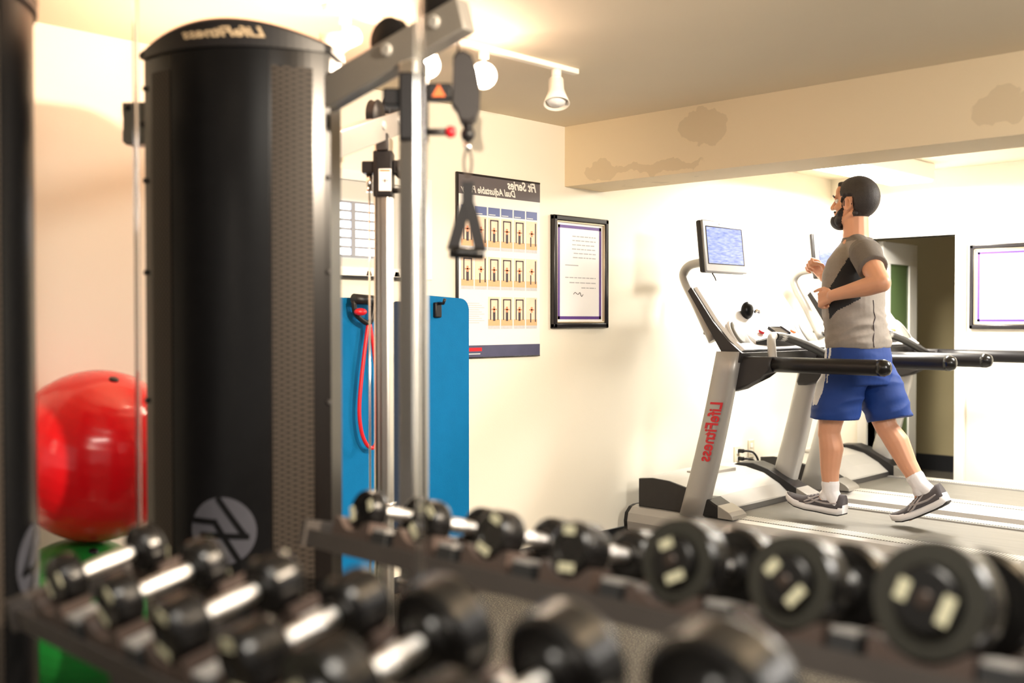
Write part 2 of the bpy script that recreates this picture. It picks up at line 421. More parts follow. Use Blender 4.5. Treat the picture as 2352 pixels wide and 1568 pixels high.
def hung_mat(name, y0, y1, zt, zb, x0, th, m, label, rad=.05, slant=0.):
    b = MB(); n = 14; poly = []
    def corner(cy, cz, a0):
        return [(cy+rad*math.cos(a0+PI/2*k/5), cz+rad*math.sin(a0+PI/2*k/5)) for k in range(6)]
    poly = corner(y1-rad, zt-rad-slant, 0)+corner(y0+rad, zt-rad, PI/2)+corner(y0+rad, zb+rad, PI)+corner(y1-rad, zb+rad, 3*PI/2)
    b.prism(poly, 'x', x0, x0+th, .003)
    o = b.build(name, m); tag(o, label, 'exercise mat', 'exercise mats hung on the wall'); return o
y0m, y1m = W(780, 800).y, W(893, 800).y
m1 = hung_mat('hanging_exercise_mat', y0m-.12, y1m, W(820, 684).z, W(850, 1325).z, WX+.014, .012, 'mat_blue', 'blue exercise mat behind the red resistance band')
m2 = hung_mat('hanging_exercise_mat', W(921, 800).y, W(1063, 800).y, W(960, 676).z, W(1000, 1262).z, WX+.03, .012, 'mat_blue', 'blue exercise mat with rounded corner beside the exercise chart', slant=.015)
m3 = hung_mat('hanging_exercise_mat', W(896, 800).y, W(935, 800).y, W(905, 692).z, W(905, 1215).z, WX+.014, .010, 'mat_navy', 'dark navy exercise mat edge between the two blue mats', rad=.02)
b = MB(); hk = W(988, 712)
b.box(WX+.012, WX+.06, hk.y-.02, hk.y+.02, hk.z-.035, hk.z+.035, .006); b.tube([(WX+.05, hk.y, hk.z+.03), (WX+.09, hk.y, hk.z+.03), (WX+.10, hk.y, hk.z+.05)], .007, 8)
tag(b.build('wall_hook', 'black_plastic'), 'black wall hook at the top of the blue mat near the chart', 'hook')

# red resistance band hanging on the left mat
hy = W(838, 700); X = WX+.085
t = thing('hanging_resistance_band', 'red resistance band with black handle looped over the blue mat', 'resistance band', (X, hy.y, hy.z))
def L(px, py, dx=0.): q = on_x(px, py, X+dx); return q - V((X, hy.y, hy.z))
b = MB(); b.tube([L(846, 740), L(838, 800), L(830, 870), L(825, 940), L(830, 990), L(842, 1020), L(857, 1028), L(866, 1005), L(868, 950), L(866, 880), L(858, 800), L(849, 740)], .0085, 10, sub=5)
b.build('band_tube', 'red', t)
b = MB(); a0, a1 = L(812, 686), L(858, 690)
b.tube([a0, a1], .022, 14); b.tube([L(812, 690), L(818, 722), L(846, 742), L(856, 720), L(858, 690)], .012, 8, sub=4)
b.build('handle', 'black_plastic', t)
b = MB(); b.ball(L(828, 716, .02), .022, .03, .016); b.build('clip', 'red', t)
b = MB(); b.box(-.046, -.01, a0.y+.02, a1.y-.02, a0.z-.02, a0.z+.012, .004); b.build('hook', 'black_plastic', t)

# exercise chart poster
pa, pb = W(1049, 400), W(1236, 425)
py0, py1 = pa.y, pb.y; pzt = (W(1049, 400).z+W(1236, 424).z)/2; pzb = (W(1062, 820).z+W(1236, 815).z)/2
PW, PH = py1-py0, pzt-pzb
t = thing('hanging_exercise_chart', 'tall exercise chart poster with rows of workout photos on the wall', 'poster', (WX+.004, (py0+py1)/2, pzb))
def U(u, v): return V((0, -PW/2+PW*u, PH*(1-v)))       # u to the right, v down
def prect(b, u0, u1, v0, v1, x): 
    q = [U(u0, v0), U(u1, v0), U(u1, v1), U(u0, v1)]; b.quad([p+V((x, 0, 0)) for p in q])
b = MB(); b.box(.0005, .008, -PW/2, PW/2, 0, PH, .001); b.build('sheet', 'paper', t)
b = MB(); prect(b, 0, 1, 0, .105, .0086); hb = b.build('header_band', 'poster_grey', t)
def put(u, v, x): 
    o = U(u, v)
    return lambda p: V((x, o.y+p.x, o.z+p.y))
b = MB()
text_mesh(b, 'Fit Series', .060, put(.77, .028, .0092), .3, .03, .37*PW)
text_mesh(b, 'Dual Adjustable Pulley', .046, put(.36, .076, .0092), .3, .025, .66*PW)
b.build('header_lettering', 'poster_text', hb)
b = MB(); prect(b, 0.0, 1, .935, 1, .0086); fb = b.build('footer_band', 'poster_navy', t)
b = MB(); prect(b, .08, .27, .948, .968, .0092); b.build('footer_mark', 'red', fb)
b = MB(); prect(b, .10, .25, .980, .985, .0092); b.build('footer_line', 'poster_text', fb)
pic = MB(); cols = [0.03+.158*k for k in range(6)]; cwid = .142
for k, u in enumerate(cols):
    pic.mi = 0; prect(pic, u, u+cwid, .165, .212, .0086)
    pic.mi = 5; prect(pic, u+cwid*.05, u+cwid*.62, .203, .207, .0090)
for row, (v0, v1) in enumerate(((.222, .405), (.442, .625), (.665, .845))):
    for k, u in enumerate(cols):
        if row == 2 and k < 2: continue
        u1 = u+cwid; h = v1-v0
        pic.mi = 1; prect(pic, u, u1, v0, v1-h*.30, .0086)
        pic.mi = 2; prect(pic, u, u1, v1-h*.30, v1-h*.10, .0087)
        pic.mi = 3; prect(pic, u, u1, v1-h*.10, v1, .0088)
        pic.mi = 4
        if k in (0, 2, 3, 4) or (row == 2 and k != 5):
            for q in (.16, .78): prect(pic, u+cwid*q, u+cwid*(q+.09), v0+h*.08, v1-h*.28, .0092)
            prect(pic, u+cwid*.16, u+cwid*.87, v0+h*.06, v0+h*.10, .0092)
            prect(pic, u+cwid*.40, u+cwid*.60, v0+h*.45, v1-h*.25, .0093)
        else:
            prect(pic, u+cwid*.80, u+cwid*.90, v0+h*.05, v1-h*.22, .0092)
            prect(pic, u+cwid*.36, u+cwid*.46, v0+h*.50, v1-h*.2, .0092)
        pic.mi = 6; prect(pic, u+cwid*.42, u+cwid*.58, v0+h*.30, v0+h*.48, .0094); prect(pic, u+cwid*.28, u+cwid*.72, v0+h*.37, v0+h*.41, .0094)
pic.mi = 3
for k in range(10): prect(pic, .08, .24+.03*(k % 3), .70+.012*k, .704+.012*k, .0088)
pic.build('workout_photos', ['poster_blue', 'poster_photo', 'poster_floor', 'poster_caption', 'poster_ink', 'poster_text', 'figure_skin'], t)
b = MB(); b.box(0, .011, -PW/2-.012, -PW/2, -.004, PH+.01, .002); b.box(0, .011, -PW/2, PW/2, PH, PH+.010, .002); b.box(0, .011, -PW/2, PW/2, -.006, 0, .002); b.build('edge_strip', 'frame_black', t)

# framed certificates
def certificate(name, label, root, w, h, ax):
    """ax maps (along, out, up) to a vector"""
    t = thing(name, label, 'framed certificate', root)
    def bx(b, a0, a1, o0, o1, z0, z1, bev=0):
        P, Q = ax(a0, o0, z0), ax(a1, o1, z1)
        b.box(min(P.x, Q.x), max(P.x, Q.x), min(P.y, Q.y), max(P.y, Q.y), z0, z1, bev)
    f = .028
    b = MB(); bx(b, -w/2, w/2, 0, .008, 0, h); bx(b, -w/2, -w/2+f, 0, .028, 0, h, .006); bx(b, w/2-f, w/2, 0, .028, 0, h, .006)
    bx(b, -w/2, w/2, 0, .028, h-f, h, .006); bx(b, -w/2, w/2, 0, .028, 0, f, .006); fr = b.build('frame', 'frame_black', t)
    g = f; k = .007
    b = MB(); bx(b, -w/2+g, -w/2+g+k, .008, .022, g, h-g, .002); bx(b, w/2-g-k, w/2-g, .008, .022, g, h-g, .002); bx(b, -w/2+g, w/2-g, .008, .022, h-g-k, h-g, .002); bx(b, -w/2+g, w/2-g, .008, .022, g, g+k, .002)
    b.build('gold_slip', 'gold', fr)
    b = MB(); bx(b, -w/2+g, w/2-g, .008, .0095, g, h-g); b.build('mount', 'paper_white', t)
    b = MB(); q = g+k+.012; s = .016
    bx(b, -w/2+q, -w/2+q+s, .0095, .0105, q, h-q); bx(b, w/2-q-s, w/2-q, .0095, .0105, q, h-q); bx(b, -w/2+q, w/2-q, .0095, .0105, h-q-s, h-q); bx(b, -w/2+q, w/2-q, .0095, .0105, q, q+s)
    b.build('purple_border', 'purple', t)
    b = MB(); L0 = -w/2+q+s+.03; L1 = w/2-q-s-.03; W_ = L1-L0
    def line(a, c, z, th=.004): bx(b, L0+W_*a, L0+W_*c, .0096, .0102, z, z+th)
    z = h*.82
    rnd = random.Random(3)
    for n_ in range(6):
        st = .25+.08*rnd.random()
        p = st
        while p < .97:
            e = min(1, p+.05+.10*rnd.random()); line(p, e, z, .0055); p = e+.025
        z -= h*.038
    line(.05, .45, h*.56, .005)
    for n_ in range(3):
        st = [.05, .18, .55][n_]; p = st
        while p < .98:
            e = min(1, p+.06+.1*rnd.random()); line(p, e, h*.45-n_*h*.045, .005); p = e+.025
    tt = b.build('printed_lines', 'ink_grey', t)
    b = MB(); pts = [ax(L0+W_*(.30+.05*k), .0105, h*.305+.012*math.sin(k*2.1)+(.014 if k == 2 else 0)) for k in range(7)]
    b.tube(pts, .0016, 6, sub=4); b.build('signature', 'poster_ink', t)
    return t
ca, cb = W(1264, 492), W(1390, 508); cz0 = W(1266, 754).z; cz1 = (W(1266, 490).z+W(1388, 508).z)/2
certificate('framed_certificate', 'black framed certificate with purple border beside the exercise chart', (WX, (ca.y+cb.y)/2, cz0), cb.y-ca.y, cz1-cz0, lambda a, o, z: V((o, a, z)))
q0 = on_y(2230, 563, FY); q1 = on_y(2230, 755, FY)
hh = q0.z-q1.z; ww = hh*.78
certificate('framed_certificate', 'black framed certificate with purple border right of the doorway', (q0.x+ww/2, FY, q1.z), ww, hh, lambda a, o, z: V((a, -o, z)))

# wall outlets with cords by the treadmill
for (px, py, lab) in ((1692, 1045, 'ivory wall outlet plate with black plugs between the treadmill posts, left of two'), (1724, 1030, 'ivory wall outlet plate right of the plugged one')):
    p = W(px, py)
    t = thing('wall_outlet', lab, 'outlet', (WX, p.y, p.z))
    b = MB(); b.box(0, .007, -.036, .036, -.058, .058, .003); b.build('cover_plate', 'outlet_ivory', t)
    for dz in (-.022, .022):
        b = MB(); b.box(.006, .009, -.016, .016, dz-.014, dz+.014, .002); b.build('socket', 'white_trim', t)
for (o, lab) in ((.03, 'upper black power cord hanging from the wall outlet'), (-.02, 'lower black power cord looping from the wall outlet')):
    p = W(1694, 1045); b = MB()
    b.box(WX+.009, WX+.045, p.y-.013, p.y+.013, p.z+o-.012, p.z+o+.012, .004)
    e = p.y
    b.tube([(WX+.04, e, p.z+o), (WX+.072, e+.02, p.z+o+.0), (WX+.07, e+.085, p.z+o-.02), (WX+.05, e+.14+o*.9, p.z+o-.08), (WX+.036, e+.145+o*1.4, p.z+o-.17), (WX+.030, e+.10+o*2, p.z-.30), (WX+.028, e+.07+o*2, .01)], .007, 8, sub=5)
    tag(b.build('power_cord', 'black_plastic'), lab, 'cord', 'power cords at the wall outlet')

# ================================================================== LIGHT FITTINGS
b = MB(); b.box(-.15, .15, -.585, .585, 0, .105, .008)
t = thing('ceiling_light', 'long white fluorescent ceiling light above the treadmills', 'ceiling light', (-2.95, 6.25, 2.12))
b.build('housing', 'lamp_white', t)
b = MB(); b.box(-.138, .138, -.57, .57, -.012, 0, .004); b.build('diffuser', 'tube_panel', t)
TX = -2.79
t = thing('light_track', 'white ceiling light track with four spot heads', 'track light', (TX, 2.72, CZ))
b = MB(); b.box(-.017, .017, -.68, .55, -.022, 0, .003); b.build('track_rail', 'lamp_white', t)
def spot_head(y, aim, lit):
    aim = V(aim).normalized()
    b = MB(); b.lathe([(.02, 0), (.02, -.03), (.010, -.032), (.010, -.075)], Matrix.Translation((0, y, -.02)), 16); b.lathe([(.014, -.012), (.014, .012)], Matrix.Translation((0, y, -.095)) @ Matrix.Rotation(PI/2, 4, 'X'), 14)
    st = b.build('stem', 'lamp_white', t)
    M = Matrix.Translation(V((0, y, -.10))) @ aim.to_track_quat('Z', 'Y').to_matrix().to_4x4()
    b = MB(); b.lathe([(.020, -.055), (.030, -.045), (.031, 0), (.036, .02), (.052, .065), (.049, .065), (.034, .022), (.02, .01)], M, 28); b.build('lamp_shade', 'lamp_white', st)
    b = MB(); b.lathe([(.0, .018), (.030, .022), (.042, .045), (.034, .060), (.0, .066)], M, 24); b.build('bulb', 'screen_dark' if lit is None else 'bulb' if lit else 'paper_white', st)
spot_head(.43, (.25, -.25, -.9), False)
spot_head(.03, (.58, -.62, -.35), True)
spot_head(-.24, (.52, -.62, -.45), True)
spot_head(-.60, (-.80, -.35, -.25), None)

# ================================================================== EXERCISE BALLS
for (bx_, by_, z, r, m, lab, nm) in ((-3.39, 1.50, .256, .256, 'green_ball', 'green exercise ball on the floor under the red one', 'exercise_ball'), (-3.345, 1.545, .508+.275, .275, 'red_ball', 'large red exercise ball resting on the green ball', 'exercise_ball')):
    c = V((0, 0, 0))
    t = thing(nm, lab, 'exercise ball', (bx_, by_, z), 'exercise balls stacked in the corner')
    b = MB(); prof = []
    for k in range(61):
        a = -PI/2+PI*k/60; g = r*(1+(.004*math.cos(a*46) if abs(a) < 1.25 else 0)); prof.append((g*math.cos(a), g*math.sin(a)))
    b.lathe(prof, Matrix.Rotation(R(25), 4, 'Y'), 64); b.build('shell', m, t)
    b = MB(); b.lathe([(.016, 0), (.014, .006), (.006, .008)], Matrix.Rotation(R(25), 4, 'Y') @ Matrix.Translation((0, 0, r-.002)), 16); b.build('valve_plug', 'black_plastic', t)

# ================================================================== CABLE MACHINE
T = V((-2.538, 1.564, 0)); TT = V((.8, .6, 0)); NN = V((.6, -.8, 0))
HW, SAG, BACK = .261, .106, -.10
def tw(x, y, z): return TT*x + NN*y + V((0, 0, z))
def arc(x): return SAG*(1-(x/HW)**2)
mach = thing('cable_machine', 'reflected black shrouded cable machine tower with arms seen whole, backward lettering on its cap', 'cable machine', T)  # mirror reflection of the left-edge machine, built as solid geometry
xs = [-HW+2*HW*k/32 for k in range(33)]
def shell(b, x0, x1, z0, z1, off, n=24, back=None):
    X_ = [x0+(x1-x0)*k/n for k in range(n+1)]
    bk = back if back is not None else off-.006
    ring = lambda z: [tw(x, arc(x)+off, z) for x in X_]+[tw(x, (arc(x)+bk) if back is None else bk, z) for x in reversed(X_)]
    b.loft([ring(z0), ring(z1)], True, False)
b = MB(); shell(b, -HW, HW, .06, 1.932, 0, 36, BACK); b.build('shroud', 'smoked', mach)
b = MB(); shell(b, -.150, .122, .07, 1.928, .003); b.build('center_panel', 'black_gloss', mach)
b = MB(); shell(b, -.226, -.156, .07, 1.885, .0025); tag(b.build('perforated_panel', 'perforated', mach), 'left perforated panel of the shroud')
b = MB(); shell(b, .128, .222, .07, 1.885, .0025); tag(b.build('perforated_panel', 'perforated', mach), 'right perforated panel of the shroud')
# arched cap
b = MB(); rings = []
for k in range(33):
    x = (-HW-.008)+2*(HW+.008)*k/32; q = 1-(x/(HW+.008))**2
    zt = 1.950+.054*q; yf = max(arc(max(-HW, min(HW, x))), 0)+.012
    rings.append([tw(x, BACK-.01, 1.930), tw(x, yf, 1.930), tw(x, yf+.002, zt-.008), tw(x, yf-.008, zt), tw(x, BACK-.01, zt)])
b.loft(rings, True, False); cap = b.build('cap', 'black_plastic', mach)
b = MB(); text_mesh(b, 'LifeFitness', .036, lambda p: tw(p.x+.01, arc(p.x+.01)+.0155, 1.964+p.y), .35, .03, .225); b.build('logo_lettering', 'tan_letter', cap)
# round emblem
EC, EZ, ER = 0.0, .668, .089
b = MB(); ring = []
b.mi = 0
for a in range(0, 10):
    pass
rr = []
for j in range(9):
    r_ = ER*j/8
    rr.append([tw(EC+r_*math.cos(2*PI*k/40), arc(EC+r_*math.cos(2*PI*k/40))+.006, EZ+r_*math.sin(2*PI*k/40)) for k in range(40)])
b.loft(rr, False, True); emb = b.build('emblem', 'logo_grey', mach, fix=True)
b = MB()
def stroke(p, q, w):
    p = V(p); q = V(q); d = (q-p).normalized(); n_ = V((-d.y, d.x))*w/2
    m = 6
    for k in range(m):
        A, B = p+(q-p)*k/m, p+(q-p)*(k+1)/m
        b.quad([tw(EC+s.x*ER, arc(EC+s.x*ER)+.0075, EZ+s.y*ER) for s in (A-n_, B-n_, B+n_, A+n_)])
for p, q in (((-.15, .99), (.72, -.20)), ((.80, -.16), (-.70, -.12)), ((-.94, .30), (-.16, .26)), ((-.26, .30), (.52, -.90))): stroke(p, q, .17)
b.build('emblem_strokes', 'black_gloss', emb)
for s in (-1, 1):
    for z in (.3, .65, 1.0, 1.35, 1.6, 1.85):
        b = MB(); M = Matrix.Translation(tw(s*(HW-.004), .006, z)) @ (TT*s*.6+NN).to_track_quat('Z', 'Y').to_matrix().to_4x4()
        b.lathe([(.0075, -.002), (.0075, .003), (.004, .006)], M, 12); b.build('screw', 'charcoal', mach)
# frame upright, bracket, base
b = MB(); M = Matrix(((TT.x, NN.x, 0, 0), (TT.y, NN.y, 0, 0), (0, 0, 1, 0), (0, 0, 0, 1)))
b.box(HW-.062, HW-.022, -.18, -.11, .05, 1.93, .010, 3, M); b.build('frame_upright', 'cream_frame', mach)
b = MB(); b.box(-HW+.02, HW, -.20, -.11, 1.86, 1.93, .01, 2, M); b.box(-HW-.11, HW+.02, -.22, .13, 0, .06, .01, 2, M); b.build('frame', 'steel_grey', mach)
b = MB(); b.prism([(-HW-.112, 1.835), (-HW-.112, 1.81), (-HW-.104, 1.79), (-HW-.104, 1.765), (-HW-.112, 1.755), (-HW-.112, 1.725), (-HW-.102, 1.716), (-HW+.03, 1.716), (-HW+.03, 1.835)], 'y', -.15, -.09, .004)
for v in b.bm.verts: v.co = M @ v.co
br = b.build('side_bracket', 'grey_plate', mach)
for (dx, dz) in ((-.094, 1.82), (-.045, 1.772)):
    b = MB(); b.lathe([(.009, 0), (.009, .006), (.005, .009)], Matrix.Translation(tw(-HW+dx, -.09, dz)) @ NN.to_track_quat('Z', 'Y').to_matrix().to_4x4(), 12); b.build('bolt', 'charcoal', br)
b = MB(); b.tube([tw(-HW-.088, -.12, 1.73), tw(-HW-.088, -.12, .06)], .004, 8); b.build('cable', 'black_plastic', mach)
C1 = V((-2.06, 1.78, 0))-T; C2 = V((-3.0, 2.45, 0))-T
S0 = V((0, 0, 0))+tw(.05, -.12, 0)
def column(C, first):
    d = (C-S0); d.z = 0; Lh = d.length; d.normalize(); s_ = V((-d.y, d.x, 0))
    e = d*math.cos(R(17))+V((0, 0, math.sin(R(17)))); nrm = V((0, 0, math.cos(R(17))))-d*math.sin(R(17))
    top = C+V((0, 0, 1.915))
    Ma = Matrix(((e.x, s_.x, nrm.x, top.x), (e.y, s_.y, nrm.y, top.y), (e.z, s_.z, nrm.z, top.z), (0, 0, 0, 1)))
    b = MB(); b.box(-Lh*1.0, .175, -.026, .026, -.042, .042, .004, 2, Ma); arm = b.build('arm', 'silver_paint' if not first else 'steel_grey', mach)
    for ax_ in (-.065, .095):
        Mp = Ma @ Matrix.Translation((ax_, 0, .045)) @ Matrix.Rotation(PI/2, 4, 'X')
        b = MB(); b.lathe([(.010, -.016), (.055, -.016), (.058, -.012), (.050, 0), (.058, .012), (.055, .016), (.010, .016)], Mp, 32); b.build('pulley_wheel', 'black_plastic', arm)
        Mp = Ma @ Matrix.Translation((ax_, -.026, .012)) @ Matrix.Rotation(PI/2, 4, 'X')
        b = MB(); b.lathe([(.017, -.002), (.017, .005), (.012, .008)], Mp, 20); b.build('bolt', 'silver_light', arm)
        Mp = Ma @ Matrix.Translation((ax_, .026, .012)) @ Matrix.Rotation(-PI/2, 4, 'X')
    b = MB(); Mc = Matrix.Translation(C) @ Matrix(((d.x, s_.x, 0, 0), (d.y, s_.y, 0, 0), (0, 0, 1, 0), (0, 0, 0, 1)))
    b.box(-.028, .028, -.03, .03, .06, 1.875, .010, 3, Mc); col = b.build('chrome_column', 'column_chrome', mach)
    b = MB(); b.box(-.034, .034, -.036, .036, .55, .56, .003, 2, Mc); b.build('collar', 'chrome', col)
    b = MB(); b.box(-Lh, .10, -.035, .035, 0, .06, .008, 2, Mc); b.build('base_foot', 'charcoal', mach)
    b = MB(); b.tube([top+d*.035+V((0, 0, -.04)), C+d*.035+V((0, 0, .08))], .0035, 8); b.tube([C-d*.045+s_*.01+V((0, 0, 1.80)), C-d*.045+s_*.01+V((0, 0, .08))], .0035, 8); b.build('cable', 'black_plastic', mach)
    return Mc, d, s_
vr = V((.721, .693, 0)); vf = V((-.693, .721, 0))
def carriage(C, z0, z1, first):
    Mv = Matrix.Translation(C) @ Matrix(((vr.x, vf.x, 0, 0), (vr.y, vf.y, 0, 0), (0, 0, 1, 0), (0, 0, 0, 1)))
    h = z1-z0
    b = MB(); b.box(-.033, .036, -.042, .042, z0, z1, .006, 2, Mv); car = b.build('carriage', 'black_plastic', mach)
    b = MB(); b.box(-.075, -.030, -.03, .03, z0+h*.52, z0+h*.78, .005, 2, Mv); b.build('slide_block', 'black_plastic', car)
    b = MB(); b.tube([Mv @ V((.036, -.01, z0+h*.15)), Mv @ V((.085, -.01, z0+h*.15))], .0095, 12); pin = b.build('pull_pin', 'charcoal', car)
    b = MB(); b.lathe([(.0, -.014), (.012, -.010), (.016, 0), (.012, .012), (.0, .015)], Mv @ Matrix.Translation((.094, -.01, z0+h*.15)) @ Matrix.Rotation(PI/2, 4, 'Y'), 20); b.build('knob', 'red', pin)
    if first:
        b = MB(); b.box(.036, .098, -.022, .022, z0+h*.62, z0+h*.86, .004, 2, Mv); ar = b.build('pulley_arm', 'black_plastic', car)
        c = Mv @ V((.066, -.0225, z0+h*.74)); b = MB()
        tri = lambda k: [Mv @ V((.066+k*x, -.0232-(.001 if k < .02 else 0), z0+h*.735+k*y)) for x, y in ((-.9, -.7), (.9, -.7), (0, .9))]
        b.quad(tri(.019)); b.build('warning_triangle', 'orange', ar)
        b = MB(); k = .019; b.quad([Mv @ V((.066+x*k, -.0240, z0+h*.735+y*k)) for x, y in ((-.14, -.2), (.14, -.2), (.1, .35), (-.1, .35))]); b.quad([Mv @ V((.066+x*k, -.0240, z0+h*.735+y*k)) for x, y in ((-.12, -.52), (.12, -.52), (.12, -.32), (-.12, -.32))]); b.build('warning_mark', 'poster_ink', ar)
        Mh = Mv @ Matrix.Translation((.132, 0, z0+h*.80))
        b = MB()
        ring = lambda y, k: [Mh @ V((x*k, y, z*k)) for x, z in ((-.030, .075), (-.022, .088), (-.004, .092), (.016, .080), (.030, .045), (.038, 0), (.036, -.05), (.026, -.082), (.008, -.092), (-.012, -.088), (-.022, -.06), (-.034, -.045))]
        b.loft([ring(-.028, .9), ring(-.022, 1), ring(.022, 1), ring(.028, .9)], True, False); ph = b.build('pulley_housing', 'charcoal', car)
        b = MB(); b.ball(Mh @ V((.006, 0, -.115)), .018, .018, .02); b.tube([Mh @ V((.006, 0, -.09)), Mh @ V((.006, 0, -.105))], .013, 10); b.build('cable_stop', 'black_plastic', ph)
        b = MB(); b.tube([Mh @ V((-.018, 0, .09)), Mh @ V((-.018, 0, .21))], .003, 8); b.build('cable', 'black_plastic', ph)
        return Mh
    else:
        b = MB(); b.box(.036, .062, -.03, .03, z0+h*.50, z0+h*.80, .005, 2, Mv); b.build('pulley_arm', 'black_plastic', car)
        b = MB(); b.lathe([(.008, -.01), (.034, -.01), (.036, -.006), (.036, .006), (.034, .01), (.008, .01)], Mv @ Matrix.Translation((.066, 0, z0+h*.62)) @ Matrix.Rotation(PI/2, 4, 'Y') @ Matrix.Rotation(.5, 4, 'X'), 28); b.build('pulley_wheel', 'black_plastic', car)
        b = MB(); b.box(-.012, .033, -.0445, -.0415, z0+h*.12, z0+h*.60, .001, 1, Mv); lb = b.build('instruction_label', 'paper_white', car)
        b = MB(); b.box(-.008, .029, -.0452, -.0442, z0+h*.54, z0+h*.575, 0, 1, Mv); b.build('label_stripe', 'orange', lb)
        b = MB(); b.box(.008, .012, -.0452, -.0442, z0+h*.30, z0+h*.38, 0, 1, Mv); b.box(.0, .024, -.0452, -.0442, z0+h*.335, z0+h*.35, 0, 1, Mv); b.build('label_mark', 'poster_ink', lb)
        b = MB(); b.tube([Mv @ V((-.05, -.01, z0+h*.52)), Mv @ V((-.05, -.01, z0+.02))], .012, 10); b.tube([Mv @ V((-.05, -.01, z0+.02)), Mv @ V((-.05, -.01, .1))], .0035, 8); b.build('cable', 'chrome', car)
        b = MB(); b.box(-.02, .022, -.05, .05, z1, z1+.06, .004, 2, Mv); b.build('stop_block', 'charcoal', car)
column(C1, True); column(C2, False)
HM = carriage(C1, 1.67, 1.84, True)
carriage(C2, 1.66, 1.825, False)
# near copy, the other way round, at the left edge
near = copy_tree(mach)
near.location = (T.x, 2*YM-T.y, 0); near.scale = (1, -1, 1)
near['label'] = 'black cable machine tower cut off by the left edge of the photo'
for o in (mach, near): o['group'] = 'black cable machine towers'

# the strap handle hanging from the carriage
hp = T + (HM @ V((.006, 0, -.135)))
t = thing('pull_strap', 'black triangular strap handle hanging from the cable pulley in front of the chart', 'handle', hp)
def hv(x, z, y=0.): return vr*x + vf*y + V((0, 0, z))
b = MB(); b.lathe([(.009, 0), (.010, -.018), (.006, -.022)], None, 14); b.build('ferrule', 'chrome', t)
b = MB(); lp = []
for k in range(21):
    a = 2*PI*k/20; lp.append(hv(.010*math.sin(a), -.052+.034*math.cos(a)))
b.tube(lp, .0032, 8); b.build('carabiner', 'bolt_brown', t)
b = MB()
def strap(pts, w, th):
    rings = []
    for p, u in pts:
        rings.append([hv(p[0]+u[0]*w*sx, p[1]+u[1]*w*sx, th*sy) for sx, sy in ((-1, -1), (1, -1), (1, 1), (-1, 1))])
    b.loft(rings, True, False)
strap([((0, -.10), (1, 0)), ((0, -.15), (1, 0)), ((-.012, -.18), (.97, -.2)), ((-.040, -.275), (.97, -.25))], .015, .004)
strap([((0, -.10), (1, 0)), ((0, -.15), (1, 0)), ((.010, -.18), (.97, .2)), ((.033, -.277), (.97, .22))], .015, .005)
b.build('strap', 'black_plastic', t)
b = MB(); b.tube([hv(-.047, -.278), hv(-.02, -.279), hv(0, -.281), hv(.02, -.282), hv(.042, -.283)], [.0155, .016, .015, .016, .0155], 16); b.build('grip', 'rubber', t)

# ================================================================== DUMBBELL RACKS
TAU = R(13); YR = .903; Z0 = .716
slots = [-1.89, -1.68, -1.47, -1.26, -1.045, -.83, -.61]
def rk(sy, x, e, n):
    """rack frame: e across the shelf (toward the mirror), n above it"""
    y = e*math.cos(TAU)-n*math.sin(TAU); z = Z0+e*math.sin(TAU)+n*math.cos(TAU)
    Y = YR+y
    return V((x, Y if sy > 0 else 2*YM-Y, z))
def make_rack(sy, label):
    root = thing('dumbbell_rack', label, 'dumbbell rack', (-1.2, YR if sy > 0 else 2*YM-YR, 0), 'sloping dumbbell racks')
    inv = -root.location
    def blk(b, x0, x1, e0, e1, n0, n1):
        P = [rk(sy, x, e, n)+inv for x in (x0, x1) for e in (e0, e1) for n in (n0, n1)]
        vs = [b.bm.verts.new(p) for p in P]
        for f in ((0, 1, 3, 2), (4, 6, 7, 5), (0, 4, 5, 1), (2, 3, 7, 6), (0, 2, 6, 4), (1, 5, 7, 3)):
            b._mark([b.bm.faces.new([vs[i] for i in f])])
    for e in (-.095, .095):
        b = MB(); blk(b, -2.03, -.35, e-.030, e+.030, -.034, -.012); blk(b, -2.03, -.35, e-.036 if e < 0 else e+.030, e-.030 if e < 0 else e+.036, -.044, -.004)
        rail = b.build('shelf_rail', 'rack_grey', root)
        for i, x in enumerate(slots):
            r = DB[i][0]+.004
            half = .062 if i < 4 else .075
            b = MB(); n_ = 12; rings = []; sb = .010 if i < 4 else 0.
            for k in range(n_+1):
                a = -half+2*half*k/n_
                top = sb + (r-math.sqrt(max(r*r-a*a, 0))) if abs(a) < r*.92 else sb+r*.6
                top = min(top, sb+.026)
                rings.append([rk(sy, x+a, e-.027, -.012)+inv, rk(sy, x+a, e+.027, -.012)+inv, rk(sy, x+a, e+.027, top)+inv, rk(sy, x+a, e-.027, top)+inv])
            b.loft(rings, True, False); b.build('saddle', 'saddle_brown', rail)
        for i in range(len(slots)+1):
            x = (slots[i-1]+slots[i])/2 if 0 < i < len(slots) else (slots[0]-.105 if i == 0 else slots[-1]+.105)
            if i == 0: continue
            b = MB(); blk(b, x-.022, x+.022, e-.032, e+.032, -.012, .020); dv = b.build('divider', 'saddle_dark', rail)
            b = MB(); blk(b, x-.020, x+.020, e-.030, e+.030, .020, .028); b.build('divider_cap', 'stub_grey', dv)
    b = MB(); blk(b, -2.045, -2.03, -.14, .14, -.046, .015); b.build('end_plate', 'rack_grey', root)
    for x in (-1.64, -.42):
        b = MB(); blk(b, x-.03, x+.03, -.13, .13, -.070, -.034)
        P = [rk(sy, x, .02, -.06)+inv]; y = P[0].y
        s = 1 if sy > 0 else -1
        b.box(x-.03+inv.x, x+.03+inv.x, y-.04, y+.04, .05, .66, .006); b.box(x-.03+inv.x, x+.03+inv.x, y-.22, y+.20, 0, .05, .006)
        b.build('upright', 'rack_grey', root)
    return root
